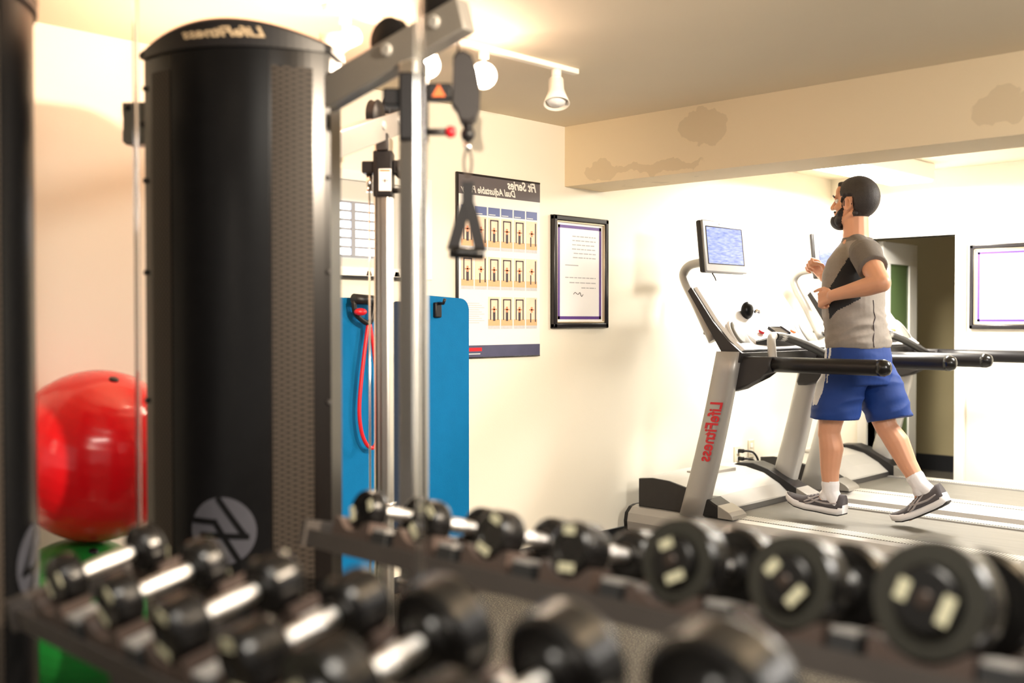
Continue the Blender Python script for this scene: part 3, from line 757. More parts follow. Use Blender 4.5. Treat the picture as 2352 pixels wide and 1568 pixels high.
# (head radius, head length, half spacing of the heads, boss)
DB = [(.0465, .046, .077, 0), (.047, .050, .079, 0), (.049, .062, .084, 0), (.051, .072, .088, 0), (.074, .074, .090, 1), (.075, .078, .093, 1), (.086, .082, .098, 1)]
def make_dumbbell(i, label):
    r, hl, hs, boss = DB[i]
    t = thing('dumbbell', label, 'dumbbell', (0, 0, 0), None)
    b = MB(); hr = .0145; e = hs-hl/2
    b.lathe([(hr, -e-.004), (hr*.92, -e+.006), (hr*1.05, -e*.5), (hr*1.12, 0), (hr*1.05, e*.5), (hr*.92, e-.006), (hr, e+.004)], Matrix.Rotation(-PI/2, 4, 'X'), 28); b.build('handle', 'chrome_knurl', t)
    for s in (-1, 1):
        M = Matrix.Translation((0, s*hs, 0)) @ Matrix.Rotation(-PI/2*s, 4, 'X')
        q = hl/2
        if not boss:
            prof = [(.018, -q-.006), (.024, -q), (r*.80, -q), (r*.95, -q+.006), (r, -q+.014), (r, q-.016), (r*.93, q-.006), (r*.80, q), (r*.52, q), (r*.47, q-.003), (.012, q-.003)]
            m = 'rubber_gloss'; zl = q+.0006; rl = r*.66; lw, lh = r*.36, r*.16
        else:
            prof = [(.020, -q-.006), (.034, -q), (r*.52, -q), (r*.55, -q+.008), (r*.90, -q+.008), (r, -q+.016), (r, -.002), (r*.975, 0), (r, .002), (r, q-.020), (r*.95, q-.010), (r*.60, q-.010), (r*.58, q-.020), (.008, q-.020)]
            m = 'rubber'; zl = q+.0066; rl = r*.385; lw, lh = r*.24, r*.10
        b = MB(); b.lathe(prof, M, 44, smooth=False)
        for f in b.bm.faces: f.smooth = False
        if boss:
            Mi = M.inverted()
            for f in b.bm.faces:
                if abs((Mi @ f.calc_center_median()).z-(q-.010)) < .0006: f.material_index = 1
        hd = b.build('head', [m, 'rubber_face'], t)
        if boss:
            b = MB(); b.lathe([(r*.57, q-.022), (r*.575, q-.006), (r*.55, q+.004), (r*.50, q+.006), (r*.20, q+.006), (r*.01, q+.006)], M, 40, smooth=False); b.build('hub', 'hub_black', hd)
            b = MB(); b.lathe([(r*.15, q+.004), (r*.15, q+.009), (r*.11, q+.011), (r*.01, q+.011)], M, 24, smooth=False); b.build('bolt', 'bolt_brown', hd)
        for (ang, kk) in ((R(115+23*i), 1.0), (R(115+180+23*i), .72)):
            Ml = M @ Matrix.Rotation(ang, 4, 'Z') @ Matrix.Translation((0, rl, zl))
            b = MB(); b.box(-lw*kk, lw*kk, -lh, lh, 0, .001, 0, 1, Ml); b.build('label_plate', 'label_pale', hd)
    return t
rack_a = make_rack(1, 'grey dumbbell rack with brown saddles across the bottom left foreground')
rack_b = make_rack(-1, 'grey dumbbell rack, mirror image of the near one, in front of the treadmills')  # reflection of the near rack, built as solid geometry
nm = ['small black round-headed dumbbell, {} from the left end of the {} rack']
order = ['first', 'second', 'third', 'fourth']
big = ['smallest of three large plate dumbbells on the {} rack', 'middle one of the three large plate dumbbells on the {} rack', 'largest plate dumbbell on the {} rack, at its right end']
for i, x in enumerate(slots):
    def lab(which): return nm[0].format(order[i], which) if i < 4 else big[i-4].format(which)
    d = make_dumbbell(i, lab('near foreground'))
    nn = DB[i][0]+(.013 if i < 4 else .003); eo = 0 if i < 4 else -.022
    d.location = rk(1, x, eo, nn); d.rotation_euler = (TAU, 0, 0); d['group'] = 'dumbbells on the near rack'
    c = copy_tree(d); c['label'] = lab('farther'); c['group'] = 'mirrored dumbbells on the farther rack'  # reflected dumbbells, built as solid copies
    c.location = rk(-1, x, eo, nn); c.rotation_euler = (-TAU, 0, 0)

# ================================================================== TREADMILLS
TCY = 5.125
def make_treadmill(label):
    t = thing('treadmill', label, 'treadmill', (-3.6, TCY, 0), 'treadmills along the wall')
    X0 = 0.0; XE = 2.05
    o = V((-3.6, TCY, 0))
    def l(p): return p-o
    for s in (-1, 1):
        b = MB(); yo, yi = s*.50, s*.345
        ya, yb = sorted((yo, yi))
        prof = [(ya if s < 0 else yb, .05), (ya if s < 0 else yb, .15)]
        rp = [(s*.46, .05), (s*.495, .075), (s*.50, .12), (s*.49, .165), (s*.455, .195), (s*.42, .203), (s*.30, .203), (s*.30, .05)]
        b.prism(rp, 'x', .025, XE, .0); rl = b.build('side_rail', 'silver_paint', t)
        b = MB(); b.prism([(p[0]*1.0, p[1]) for p in rp], 'x', .0, .025, .003); b.build('end_cap', 'black_plastic', rl)
        b = MB(); b.box(.62, XE, min(s*.41, s*.315), max(s*.41, s*.315), .2032, .2062, .001); b.build('foot_strip', 'tread_strip', rl)
    b = MB(); b.box(.45, XE-.02, -.285, .285, .165, .198, .012, 3); b.build('running_belt', 'belt', t)
    b = MB(); b.box(.2, XE-.03, -.30, .30, .06, .16); b.build('deck', 'charcoal', t)
    # motor cover: dark sides, pale top
    sp = [(.06, .20), (.06, .352), (.15, .362), (.26, .357), (.38, .332), (.48, .280), (.55, .225), (.56, .20)]
    b = MB(); b.prism(sp, 'y', -.445, .445, .006); mc = b.build('motor_cover', 'charcoal', t)
    b = MB(); top = sp[1:7]
    rings = [[V((x-.002, -.43, z+.001)), V((x, 0, z+.012)), V((x-.002, .43, z+.001)), V((x-.002, .43, z-.004)), V((x, 0, z-.004)), V((x-.002, -.43, z-.004))] for x, z in top]
    b.loft(rings, True, False); b.build('cover_top', 'silver_light', mc)
    b = MB(); b.box(.18, .30, -.16, .16, .352, .3765, .003); b.build('cover_vent', 'steel_grey', mc)
    # leaning posts with their foot covers
    for s in (-1, 1):
        y = s*.445
        b = MB(); rings = []
        for k in range(9):
            f = k/8; cx = .42+.215*f+.012*math.sin(PI*f); z = .195+.865*f; wx = .078-.010*f; wy = .042
            rings.append([V((cx+wx*math.copysign(abs(math.cos(a))**.7, math.cos(a)), y+wy*math.copysign(abs(math.sin(a))**.7, math.sin(a)), z)) for a in [2*PI*q/24 for q in range(24)]])
        b.loft(rings, True, True); ps = b.build('post', 'silver_paint', t)
        if s < 0:
            b = MB()
            c0 = V((.556, y-.0435, .655)); dn = V((-.225, 0, -.865)).normalized(); lf = V((-.865, 0, .225)).normalized()
            # the line runs down the post, tops of the letters toward the wall
            text_mesh(b, 'LifeFitness', .10, lambda p: c0+dn*(-p.x)*1 + lf*p.y + V((0, -.0006, 0)), .35, .025, .33, mirror=True)
            b.build('logo_lettering', 'red', ps)
        else:
            b = MB(); b.lathe([(.007, 0), (.007, .004)], Matrix.Translation((.43, y-.045, .27)) @ Matrix.Rotation(PI/2, 4, 'X'), 12); b.build('bolt', 'poster_ink', ps)
        b = MB(); lp = [(.13, .345), (.20, .378), (.30, .385), (.40, .358), (.52, .300), (.645, .235), (.655, .203), (.50, .204), (.36, .235), (.24, .29)]
        if s < 0: lp = [(.44, .29), (.52, .295), (.645, .235), (.655, .203), (.44, .203)]
        ya, yb = sorted((s*.335, s*.470)); b.prism(lp, 'y', ya, yb, .008); fc = b.build('foot_cover', 'black_plastic', t)
        b = MB(); b.prism([(.585, .203), (.585, .268), (.65, .240), (.672, .222), (.675, .203)], 'y', ya-.002, yb+.002, .003); b.build('cover_tip', 'steel_grey', fc)
    # console: sloping panel
    A = V((.405, 0, 1.385)); B = V((.655, 0, 1.03))
    dv = (B-A).normalized(); nv = V((-dv.z, 0, dv.x))
    if nv.x < 0: nv = -nv
    def cp(u, n_, y): return A+dv*u+nv*n_+V((0, y, 0))
    Lc = (B-A).length
    b = MB(); prof = [(0, -.022), (-.005, 0.006), (Lc*.5, .012), (Lc*.8, .030), (Lc+.015, .062), (Lc+.045, .020), (Lc*.9, -.035), (Lc*.6, -.03)]
    b.loft([[cp(u, n_, y) for u, n_ in prof] for y in (-.455, -.44, .44, .455)], True, False); cs = b.build('console_shell', 'charcoal', t)
    b = MB(); pf = [(.0, .007), (Lc*.5, .0135), (Lc*.8, .0315), (Lc, .058)]
    rings = []
    for u, n_ in pf: rings.append([cp(u, n_, -.435), cp(u, n_+.012, -.42), cp(u, n_+.012, .42), cp(u, n_, .435), cp(u, n_-.012, .435), cp(u, n_-.012, -.435)])
    b.loft(rings, True, False); fc = b.build('console_face', 'console_white', t)
    for s in (-1, 1):
        Mq = Matrix.Translation(cp(Lc*.80, .046, s*.335)) @ (nv+dv*-.1).to_track_quat('Z', 'Y').to_matrix().to_4x4() @ Matrix.Diagonal((1.0, 1.55, 1, 1))
        qx = [Matrix.Translation(cp(Lc*.78, .046, s*.352)) @ Matrix(((dv.x, 0, nv.x, 0), (0, 1, 0, 0), (dv.z, 0, nv.z, 0), (0, 0, 0, 1))) @ Matrix.Diagonal((1.55, 1.0, 1, 1))][0]
        b = MB(); b.lathe([(.066, -.01), (.066, .006), (.062, .009), (.056, .007)], qx, 36); cu = b.build('cup_holder', 'console_white', fc)
        b = MB(); b.lathe([(.055, .0), (.057, .0095), (.02, .0085), (.001, .0085)], qx, 36); b.build('cup_well', 'grey_plate', cu)
    def patch(u0, u1, y0, y1, m, nme, par, n0=.014, n1=.05):
        f = lambda u: .012+ (.0065+.0 if u < Lc*.5 else .0) + (0.0135-.007 if False else 0)
        def nh(u):
            for (a, na), (c, nc) in zip(pf, pf[1:]):
                if u <= c: return na+(nc-na)*(u-a)/(c-a)+.0125
            return pf[-1][1]+.0125
        bb = MB(); rings = []
        for k in range(5):
            u = u0+(u1-u0)*k/4; h = nh(u)
            rings.append([cp(u, h, y0), cp(u, h, y1), cp(u, h-.01, y1), cp(u, h-.01, y0)])
        bb.loft(rings, True, False); return bb.build(nme, m, par)
    patch(Lc*.12, Lc*.40, -.20, .20, 'console_white', 'display_panel', fc)
    # fan vent, black, standing proud
    b = MB(); b.ball(cp(Lc*.40, .05, -.13), .03, .045, .048); b.build('fan_vent', 'black_gloss', fc)
    b = MB(); b.ball(cp(Lc*.46, .075, -.085), .018, .022, .016); b.build('fan_louver', 'chrome', fc)
    # lower control bar
    b = MB(); pts = [(.68, -.26, 1.115), (.70, -.1, 1.135), (.70, .1, 1.135), (.68, .26, 1.115)]
    rings = []
    for x, y, z in pts: rings.append([V((x-.10, y, z+.06)), V((x, y, z)), V((x-.005, y, z-.055)), V((x-.13, y, z-.02))])
    b.loft(rings, True, False); cb_ = b.build('control_bar', 'console_white', t)
    b = MB(); b.box(-.075, .0, -.07, .07, 0, .004, .01, 2, Matrix.Translation((.695, 0, 1.142)) @ Matrix.Rotation(R(31), 4, 'Y')); b.build('display', 'screen_dark', cb_)
    for yy, m in ((-.17, 'red'), (.16, 'orange')):
        b = MB(); b.lathe([(.017, 0), (.017, .008), (.012, .011)], Matrix.Translation((.655, yy, 1.155)) @ Matrix.Rotation(R(31), 4, 'Y'), 20); b.build('button', m, cb_)
    b = MB(); rings = []
    for x, y, z in pts: rings.append([V((x-.004, y, z-.003)), V((x+.004, y, z-.006)), V((x-.002, y, z-.062)), V((x-.012, y, z-.062))])
    b.loft(rings, True, False); b.build('bar_trim', 'charcoal', cb_)
    # handrails with their fairings
    for s in (-1, 1):
        y = s*.385
        b = MB(); b.tube([(.835, y, .998), (1.0, y, .998), (1.425, y, .998), (1.447, y, .998), (1.455, y, .998)], [.038, .038, .038, .030, .012], 20); hr = b.build('handrail', 'black_plastic', t)
        b = MB(); b.tube([(1.405, y, .998), (1.43, y, .998), (1.452, y, .998), (1.462, y, .998)], [.0395, .040, .031, .012], 20); b.build('end_cap', 'rubber', hr)
        b = MB(); fp = [(.625, 1.035), (.86, 1.036), (.86, .960), (.80, .942), (.745, .900), (.69, .868), (.63, .852), (.585, .850), (.575, .872)]
        b.prism(fp, 'y', y-.045, y+.045, .014); b.build('fairing', 'charcoal', t)
    # front grip bar between the rails
    b = MB(); gp = [(.84, -.365, 1.0), (.825, -.35, 1.06), (.80, -.315, 1.115), (.775, -.25, 1.138), (.765, -.12, 1.13), (.77, .08, 1.09), (.78, .24, 1.045), (.80, .36, 1.0)]
    b.tube(gp[:5], .022, 14, sub=5); gb = b.build('grip_bar', 'silver_light', t)
    b = MB(); b.tube(gp[3:], .0225, 14, sub=5); b.build('grip_sleeve', 'black_plastic', gb)
    # screen on its bent arm
    b = MB(); b.tube([(.245, 0, 1.10), (.13, 0, 1.31), (.06, 0, 1.43), (.045, 0, 1.49), (.09, 0, 1.535), (.19, 0, 1.55), (.285, 0, 1.56)], .026, 16, sub=6); ta = b.build('screen_arm', 'silver_paint', t)
    b = MB(); b.tube([(.19, 0, 1.15), (.30, 0, 1.12), (.42, 0, 1.2)], .014, 10); b.build('arm_clamp', 'charcoal', ta)
    TVM = Matrix.Translation((.305, .03, 1.483)) @ Matrix.Rotation(R(-6), 4, 'Y')
    b = MB(); b.box(-.03, .0, -.212, .212, 0, .292, .01, 2, TVM); tv = b.build('screen_back', 'charcoal', t)
    b = MB(); b.box(0, .016, -.212, .212, 0, .292, .008, 2, TVM); b.build('screen_bezel', 'tv_bezel', tv)
    b = MB(); b.box(.014, .0175, -.186, .186, .045, .258, .001, 1, TVM); b.build('screen_border', 'screen_dark', tv)
    b = MB(); b.box(.015, .0185, -.180, .174, .050, .252, 0, 1, TVM); b.build('screen', 'screen_on', tv)
    b = MB(); b.box(.0155, .017, -.045, .045, .270, .281, .003, 2, TVM); b.build('badge', 'paper_white', tv)
    b = MB(); b.tube([TVM @ V((-.02, -.10, 0)), TVM @ V((-.015, -.085, -.025)), TVM @ V((-.02, -.07, -.04))], .004, 8); b.build('cable', 'black_plastic', tv)
    return t
tm1 = make_treadmill('silver and black treadmill the man runs on, red lettering on its post')
tm2 = copy_tree(tm1); tm2.location = (-3.6, TCY+1.27, 0)
tm2['label'] = 'silver and black treadmill behind the runner, nearer the doorway'

# ================================================================== THE RUNNER
CY = 5.06
def B(px, py, y): return on_y(px, py, CY+y)
def remeshed(mb, vox, smooth_it=6, fac=.5):
    me = bpy.data.meshes.new('tmp'); bmesh.ops.recalc_face_normals(mb.bm, faces=mb.bm.faces); mb.bm.to_mesh(me); mb.bm.free()
    o = bpy.data.objects.new('tmp', me); COL.objects.link(o)
    r = o.modifiers.new('r', 'REMESH'); r.mode = 'VOXEL'; r.voxel_size = vox; r.use_smooth_shade = True
    s = o.modifiers.new('s', 'SMOOTH'); s.iterations = smooth_it; s.factor = fac
    dg = bpy.context.evaluated_depsgraph_get(); out = bpy.data.meshes.new_from_object(o.evaluated_get(dg))
    bpy.data.objects.remove(o); bpy.data.meshes.remove(me)
    for p in out.polygons: p.use_smooth = True
    return out
man_o = V((-2.45, CY, .2))
man = thing('person', 'bearded man in grey t-shirt and blue shorts running on the treadmill', 'person', man_o)
def place(me, name, mats, parent=man):
    if mats:
        for m in mats: me.materials.append(MATS[m])
    me.transform(Matrix.Translation(-man_o))
    me.name = name; o = bpy.data.objects.new(name, me); COL.objects.link(o); o.parent = parent; return o
# --- joints
hipL, kneeL, ankL = B(1945, 835, -.09), B(1903, 985, -.10), B(1908, 1128, -.10)
hipR, kneeR, ankR = B(1990, 835, .09), B(2032, 975, .10), B(2112, 1112, .09)
shL, elL, wrL = B(1985, 582, -.185), B(2025, 650, -.33), B(1913, 678, -.255)
shR, elR, wrR = B(1966, 585, .18), B(1975, 672, .235), B(1893, 637, .18)
pel, che, nek = B(1970, 805, 0), B(1962, 640, 0), B(1968, 545, 0)
HC = B(1966, 462, 0)                                        # head centre
def H(f, y, z): return HC+V((-f, y, z))
b = MB()
# trunk
tr = [(pel, .125, .165), (B(1969, 760, 0), .115, .15), (B(1964, 700, 0), .118, .165), (B(1961, 640, 0), .122, .185), (B(1966, 590, 0), .105, .175), (B(1970, 563, 0), .07, .12), (B(1968, 545, 0), .06, .07)]
b.loft([[c+V((ax_*math.cos(2*PI*k/28), by_*math.sin(2*PI*k/28), 0)) for k in range(28)] for c, ax_, by_ in tr])
b.ball(pel+V((0, 0, -.03)), .125, .165, .09)
# neck and head
b.capsule(B(1966, 560, 0), H(.0, 0, -.06), .066, .060)
b.ball(H(-.010, 0, .016), .098, .076, .096, 28)
b.ball(H(.030, 0, -.030), .070, .064, .080, 24)
b.ball(H(.070, 0, .045), .030, .052, .045)               # forehead
b.ball(H(.082, 0, -.096), .036, .034, .030)              # chin
b.capsule(H(.062, -.03, -.095), H(-.01, -.058, -.065), .020, .018); b.capsule(H(.062, .03, -.095), H(-.01, .058, -.065), .020, .018)
b.capsule(H(.102, 0, .012), H(.124, 0, -.026), .009, .014)   # nose
b.ball(H(.112, -.012, -.030), .011, .008, .008); b.ball(H(.112, .012, -.030), .011, .008, .008)
b.capsule(H(.090, -.036, .022), H(.100, -.010, .020), .011, .011); b.capsule(H(.090, .036, .022), H(.100, .010, .020), .011, .011)
b.capsule(H(.098, -.018, -.058), H(.098, .018, -.058), .010, .010); b.capsule(H(.094, -.016, -.072), H(.094, .016, -.072), .011, .011)
b.ball(H(.070, -.045, -.03), .024, .018, .02); b.ball(H(.070, .045, -.03), .024, .018, .02)
for s in (-1, 1):
    Mx = Matrix.Rotation(R(-12), 4, 'Y') @ Matrix.Rotation(R(s*16), 4, 'Z')
    rg = []
    for k in range(17):
        a = R(-60)+R(300)*k/16
        rg.append(H(.004-.020*math.cos(a)*.9, s*.080+s*.008*abs(math.cos(a)), -.020+.031*math.sin(a)))
    b.tube(rg, .0058, 8); b.ball(H(.004, s*.074, -.022), .016, .010, .024); b.ball(H(.008, s*.080, -.047), .008, .006, .010)
# legs
for hp_, kn, an in ((hipL, kneeL, ankL), (hipR, kneeR, ankR)):
    b.capsule(hp_, kn+(hp_-kn)*.12, .088, .060); b.capsule(kn+(hp_-kn)*.12, kn+(an-kn)*.08, .060, .054)
    cal = kn+(an-kn)*.30+V((.012, 0, 0)); b.capsule(kn, cal, .052, .060); b.capsule(cal, kn+(an-kn)*.65, .060, .047); b.capsule(kn+(an-kn)*.65, an, .047, .037)
# feet inside the shoes
fL = (B(1925, 1160, -.10), B(1840, 1150, -.10)); fR = (B(2148, 1140, .09), B(2088, 1185, .09))
for an, (he, to) in ((ankL, fL), (ankR, fR)):
    b.capsule(an, he, .036, .030); b.capsule(he, to, .032, .024); b.capsule(an, (he+to)/2, .034, .028)
# arms
for s, sh, el, wr in ((-1, shL, elL, wrL), (1, shR, elR, wrR)):
    b.ball(sh, .062, .058, .060); b.capsule(sh, sh+(el-sh)*.55, .056, .052); b.capsule(sh+(el-sh)*.4, el, .052, .043)
    m = el+(wr-el)*.28; b.capsule(el, m, .043, .045); b.capsule(m, el+(wr-el)*.7, .045, .034); b.capsule(el+(wr-el)*.7, wr, .034, .028)
def hand(wr, d, n_, s_, curl, thumb):
    d = V(d).normalized(); n_ = V(n_); n_ = (n_-d*n_.dot(d)).normalized(); s_ = V(s_); s_ = (s_-d*s_.dot(d)-n_*s_.dot(n_)).normalized()
    for q in (-.027, -.009, .009, .026):
        b.capsule(wr+s_*q*.5+d*.008, wr+d*.082+s_*q, .0165, .0135, 10)
    nails = []
    for i, (q, ln) in enumerate(((.031, 1.0), (.0105, 1.08), (-.0105, 1.0), (-.031, .82))):
        p = wr+d*.088+s_*q; a = curl[i]
        for k, (seg, r0, r1) in enumerate(((.042, .0098, .0090), (.027, .0090, .0083), (.021, .0083, .0070))):
            th = a[k]; dr = d*math.cos(th)+n_*math.sin(th)
            e = p+dr*seg*ln; b.capsule(p, e, r0, r1, 10); p = e
    p = wr+d*.028+s_*.030
    for (dd, nn_, ss, seg, r0, r1) in thumb:
        e = p+(d*dd+n_*nn_+s_*ss).normalized()*seg; b.capsule(p, e, r0, r1, 10); p = e
cf = [R(55), R(140), R(205)]
hand(wrL, wrL-elL+V((0, 0, -.02)), (0, 1, -.25), (0, .1, 1), [[R(62), R(135), R(200)], [R(66), R(145), R(205)], [R(70), R(148), R(210)], [R(74), R(150), R(215)]],
     [(.80, .15, .55, .040, .0135, .0115), (1, .05, .10, .036, .0110, .0095), (1, 0, -.05, .030, .0095, .007)])
hand(wrR, (-.55, -.05, .75), (-.25, -1, -.1), (.75, 0, .55), [[R(60), R(150), R(215)], [R(66), R(152), R(215)], [R(70), R(155), R(215)], [R(74), R(155), R(215)]],
     [(.7, .5, .5, .034, .013, .011), (.8, .75, -.2, .030, .0105, .0095), (.5, .6, -.6, .025, .0095, .007)])
body_me = remeshed(b, .0042, 4, .5)
# shells grown from the head surface: hair and beard (taken before the mesh moves)
def shell_from(me, test, off, name):
    bm = bmesh.new(); bm.from_mesh(me)
    keep = [f for f in bm.faces if test(f.calc_center_median())]
    ks = set(keep); bmesh.ops.delete(bm, geom=[f for f in bm.faces if f not in ks], context='FACES')
    bm.normal_update(); nr = {v: v.normal.copy() for v in bm.verts}
    bd = {v for v in bm.verts if v.is_boundary}
    dist = {v: 0 for v in bd}; fr = list(bd); step = 0
    while fr and step < 4:
        step += 1; nx = []
        for v in fr:
            for e in v.link_edges:
                w = e.other_vert(v)
                if w not in dist: dist[w] = step; nx.append(w)
        fr = nx
    for v in bm.verts: v.co += nr[v]*(off*min(dist.get(v, 4), 4)/4 + .0006)
    out = bpy.data.meshes.new(name); bm.to_mesh(out); bm.free()
    for p in out.polygons: p.use_smooth = True
    return out
def hl(c): q = c-HC; return -q.x, q.y, q.z
def is_hair(c):
    f, y, z = hl(c)
    if z < -.11 or abs(y) > .1 or abs(f) > .15: return False
    if f > .02:
        return z > .078-.30*max(0, .075-f)-.0 if f > .055 else z > .030 - .2*(f-.02) + (0 if f > .040 else -.02)
    if f > -.018:                                       # above and around the ear
        return z > .018 or (f > .016 and z > -.03)
    return z > -.080+.35*max(0, -.03-f-.0)*0 and z > -.085
def is_beard(c):
    f, y, z = hl(c)
    if abs(y) > .085 or z < -.15 or f > .15 or z > .02: return False
    fm = .030 if z > -.03 else .030+(-.03-z)*.30
    if f < fm: return False
    if z > -.03: return f < fm+.018
    if f > .088: return z < -.066 or (-.056 < z < -.047 and f > .095)
    return z < -.028-.62*(f-.036)
hair_me = shell_from(body_me, is_hair, .014, 'hair'); beard_me = shell_from(body_me, is_beard, .015, 'beard')
sockers = []
def near_seg(c, a, e, r):
    t_ = max(0, min(1, (c-a).dot(e-a)/(e-a).length_squared)); return (c-(a+(e-a)*t_)).length < r
sock_meshes = [shell_from(body_me, lambda c, an=an, kn=kn, he=f_[0]: near_seg(c, an+(kn-an)*.17, an, .062) and (c-an).dot(kn-an)/(kn-an).length < .052 or near_seg(c, an, he, .05), .004, 'sock') for an, kn, f_ in ((ankL, kneeL, fL), (ankR, kneeR, fR))]
body = place(body_me, 'body', ['skin'])
place(hair_me, 'hair', ['hair']); place(beard_me, 'beard', ['beard'])
for s_m in sock_meshes: place(s_m, 'sock', ['sock'])
for s in (-1, 1):
    b = MB(); c = H(.083, s*.032, .004)-man_o
    b.ball(c, .0125, .0125, .0125); e_ = b.build('eye', 'eye_white', man)
    b = MB(); b.lathe([(.0055, .0105), (.0055, .0125), (.002, .013)], Matrix.Translation(c) @ V((-1, s*.12, 0)).to_track_quat('Z', 'Y').to_matrix().to_4x4(), 16); b.build('iris', 'poster_ink', e_)
    b = MB(); b.tube([H(.090, s*.050, .022)-man_o, H(.105, s*.034, .032)-man_o, H(.110, s*.014, .027)-man_o], [.003, .0045, .004], 8, sub=3); b.build('eyebrow', 'hair', man)
# wrist band on the far arm
b = MB(); dd = (wrR-elR).normalized(); b.lathe([(.031, -.009), (.034, -.008), (.034, .008), (.031, .009)], Matrix.Translation(wrR-dd*.012-man_o) @ dd.to_track_quat('Z', 'Y').to_matrix().to_4x4(), 24); b.build('wristband', 'black_plastic', man)
# --- shirt
b = MB()
sr = [(B(1971, 799, 0), .150, .178), (B(1971, 785, 0), .152, .180), (B(1967, 755, 0), .142, .176), (B(1961, 715, 0), .142, .185), (B(1960, 670, 0), .142, .196), (B(1961, 630, 0), .138, .200), (B(1966, 598, 0), .122, .192), (B(1970, 572, 0), .092, .150), (B(1970, 556, 0), .076, .095), (B(1969, 546, 0), .071, .076)]
rings = []
for i, (c, ax_, by_) in enumerate(sr):
    ring = []
    for k in range(40):
        a = 2*PI*k/40; w = 1+ (.012*math.sin(a*5+i*1.3)+.010*math.sin(a*9-i*2.1) if i < 4 else 0)
        ring.append(c+V((ax_*w*math.cos(a), by_*w*math.sin(a), .006*math.sin(a*3) if i == 0 else 0)))
    rings.append(ring)
b.loft(rings)
for s, sh, el in ((-1, shL, elL), (1, shR, elR)):
    b.ball(sh+V((0, -s*.005, 0)), .074, .070, .070); b.capsule(sh+V((0, -s*.03, .0)), sh+(el-sh)*.25, .074, .072)
    dd = (el-sh).normalized(); b.tube([sh, sh+dd*.08, sh+dd*.135], [.071, .071, .072], 28)
    b.capsule(B(1969, 565, s*.06), sh, .062, .064)
sm = remeshed(b, .0065, 4, .5)
for p in sm.polygons: p.use_smooth = True
panel = [(1952, 585), (1943, 600), (1903, 665), (1901, 690), (1905, 733), (1925, 712), (1975, 687), (1985, 660), (1992, 640), (1970, 612), (1955, 602)]
def pnp(x, y, P):
    ins = False; j = len(P)-1
    for i in range(len(P)):
        (xi, yi), (xj, yj) = P[i], P[j]
        if (yi > y) != (yj > y) and x < (xj-xi)*(y-yi)/(yj-yi)+xi: ins = not ins
        j = i
    return ins
def px_of(c):
    q = c-CAM; dz = q.dot(_fw); return 1176+F*q.dot(_rt)/dz, 784-F*q.dot(_up)/dz
def faces_us(p): return p.normal.dot(CAM-p.center) > 0
import mathutils.noise
def folds(me, amp, sc, zlo, zhi):
    vs = [(v, v.normal.copy()) for v in me.vertices]
    for v, n_ in vs:
        k = max(0, min(1, (zhi-v.co.z)/.10))*max(0, min(1, (v.co.z-zlo)/.03))
        if k <= 0: continue
        p = v.co; q = V((p.x*sc*.7+p.z*sc*.5, p.y*sc*.7, p.z*sc*1.7-p.x*sc*.6))
        f = mathutils.noise.noise(q); v.co += n_*(amp*k*(1-abs(f)*2.4))
pl = [(B(x, y, -.16).x, B(x, y, -.16).z) for x, y in panel]
def arm_d(c, sh, el):
    return near_seg(c, sh+(el-sh)*.02, sh+(el-sh)*.60, .086)
folds(sm, .007, 11, B(1971, 799, 0).z, B(1971, 690, 0).z)
for p in sm.polygons:
    c = p.center; sl = False
    for sh, el, s in ((shL, elL, -1), (shR, elR, 1)):
        if arm_d(c, sh, el) and abs(c.y-CY) > .135: sl = True
    if sl: p.material_index = 1
    elif (faces_us(p) and pnp(*px_of(c), panel)) or (c.y > CY+.06 and pnp(c.x, c.z, pl)): p.material_index = 2
    elif c.z > B(1969, 557, 0).z: p.material_index = 1
shirt = place(sm, 'shirt', ['shirt_light', 'shirt_dark', 'shirt_panel'])
# side seam
b = MB(); pts = []
for k in range(9):
    f = k/8; z = B(1978, 690, 0).z+(B(1984, 796, 0).z-B(1978, 690, 0).z)*f
    pts.append(V((B(1972, 700, -.18).x+.02+.02*f, 0, z)))
import mathutils.bvhtree
bv = mathutils.bvhtree.BVHTree.FromPolygons([v.co for v in sm.vertices], [tuple(p.vertices) for p in sm.polygons])
sp_ = []
for p in pts:
    hit = bv.ray_cast(V((p.x, CY-1, p.z))-man_o, V((0, 1, 0)))
    if hit[0]: sp_.append(hit[0]+V((0, -.0005, 0)))
if len(sp_) > 2: b.tube(sp_, .0028, 6, sub=3)
b.build('side_seam', 'poster_ink', shirt)
# --- shorts
b = MB()
def leg_loft(top, rows):
    rr_ = []
    for i, (c, ax_, by_) in enumerate(rows):
        ring = []
        for k in range(36):
            a = 2*PI*k/36; w = 1+.03*math.sin(a*4+i*.9)*(i/len(rows))+.02*math.sin(a*7+1)*(i/len(rows))
            ring.append(c+V((ax_*w*math.cos(a), by_*w*math.sin(a), 0)))
        rr_.append(ring)
    b.loft(rr_)
wst = [(B(1971, 788, 0), .146, .172), (B(1971, 815, 0), .155, .180), (B(1971, 850, 0), .158, .185), (B(1972, 880, 0), .145, .175)]
b.loft([[c+V((ax_*math.cos(2*PI*k/36), by_*math.sin(2*PI*k/36), 0)) for k in range(36)] for c, ax_, by_ in wst])
leg_loft(0, [(B(1948, 830, -.085), .11, .095), (B(1934, 880, -.09), .120, .10), (B(1924, 925, -.095), .120, .105), (B(1916, 961, -.10), .122, .108)])
def tilt_row(c, ax_, by_, sl): return c, ax_, by_, sl
rows = [(B(1995, 830, .085), .11, .095), (B(2018, 880, .09), .115, .10), (B(2032, 925, .095), .114, .105), (B(2044, 962, .10), .112, .106)]
rr_ = []
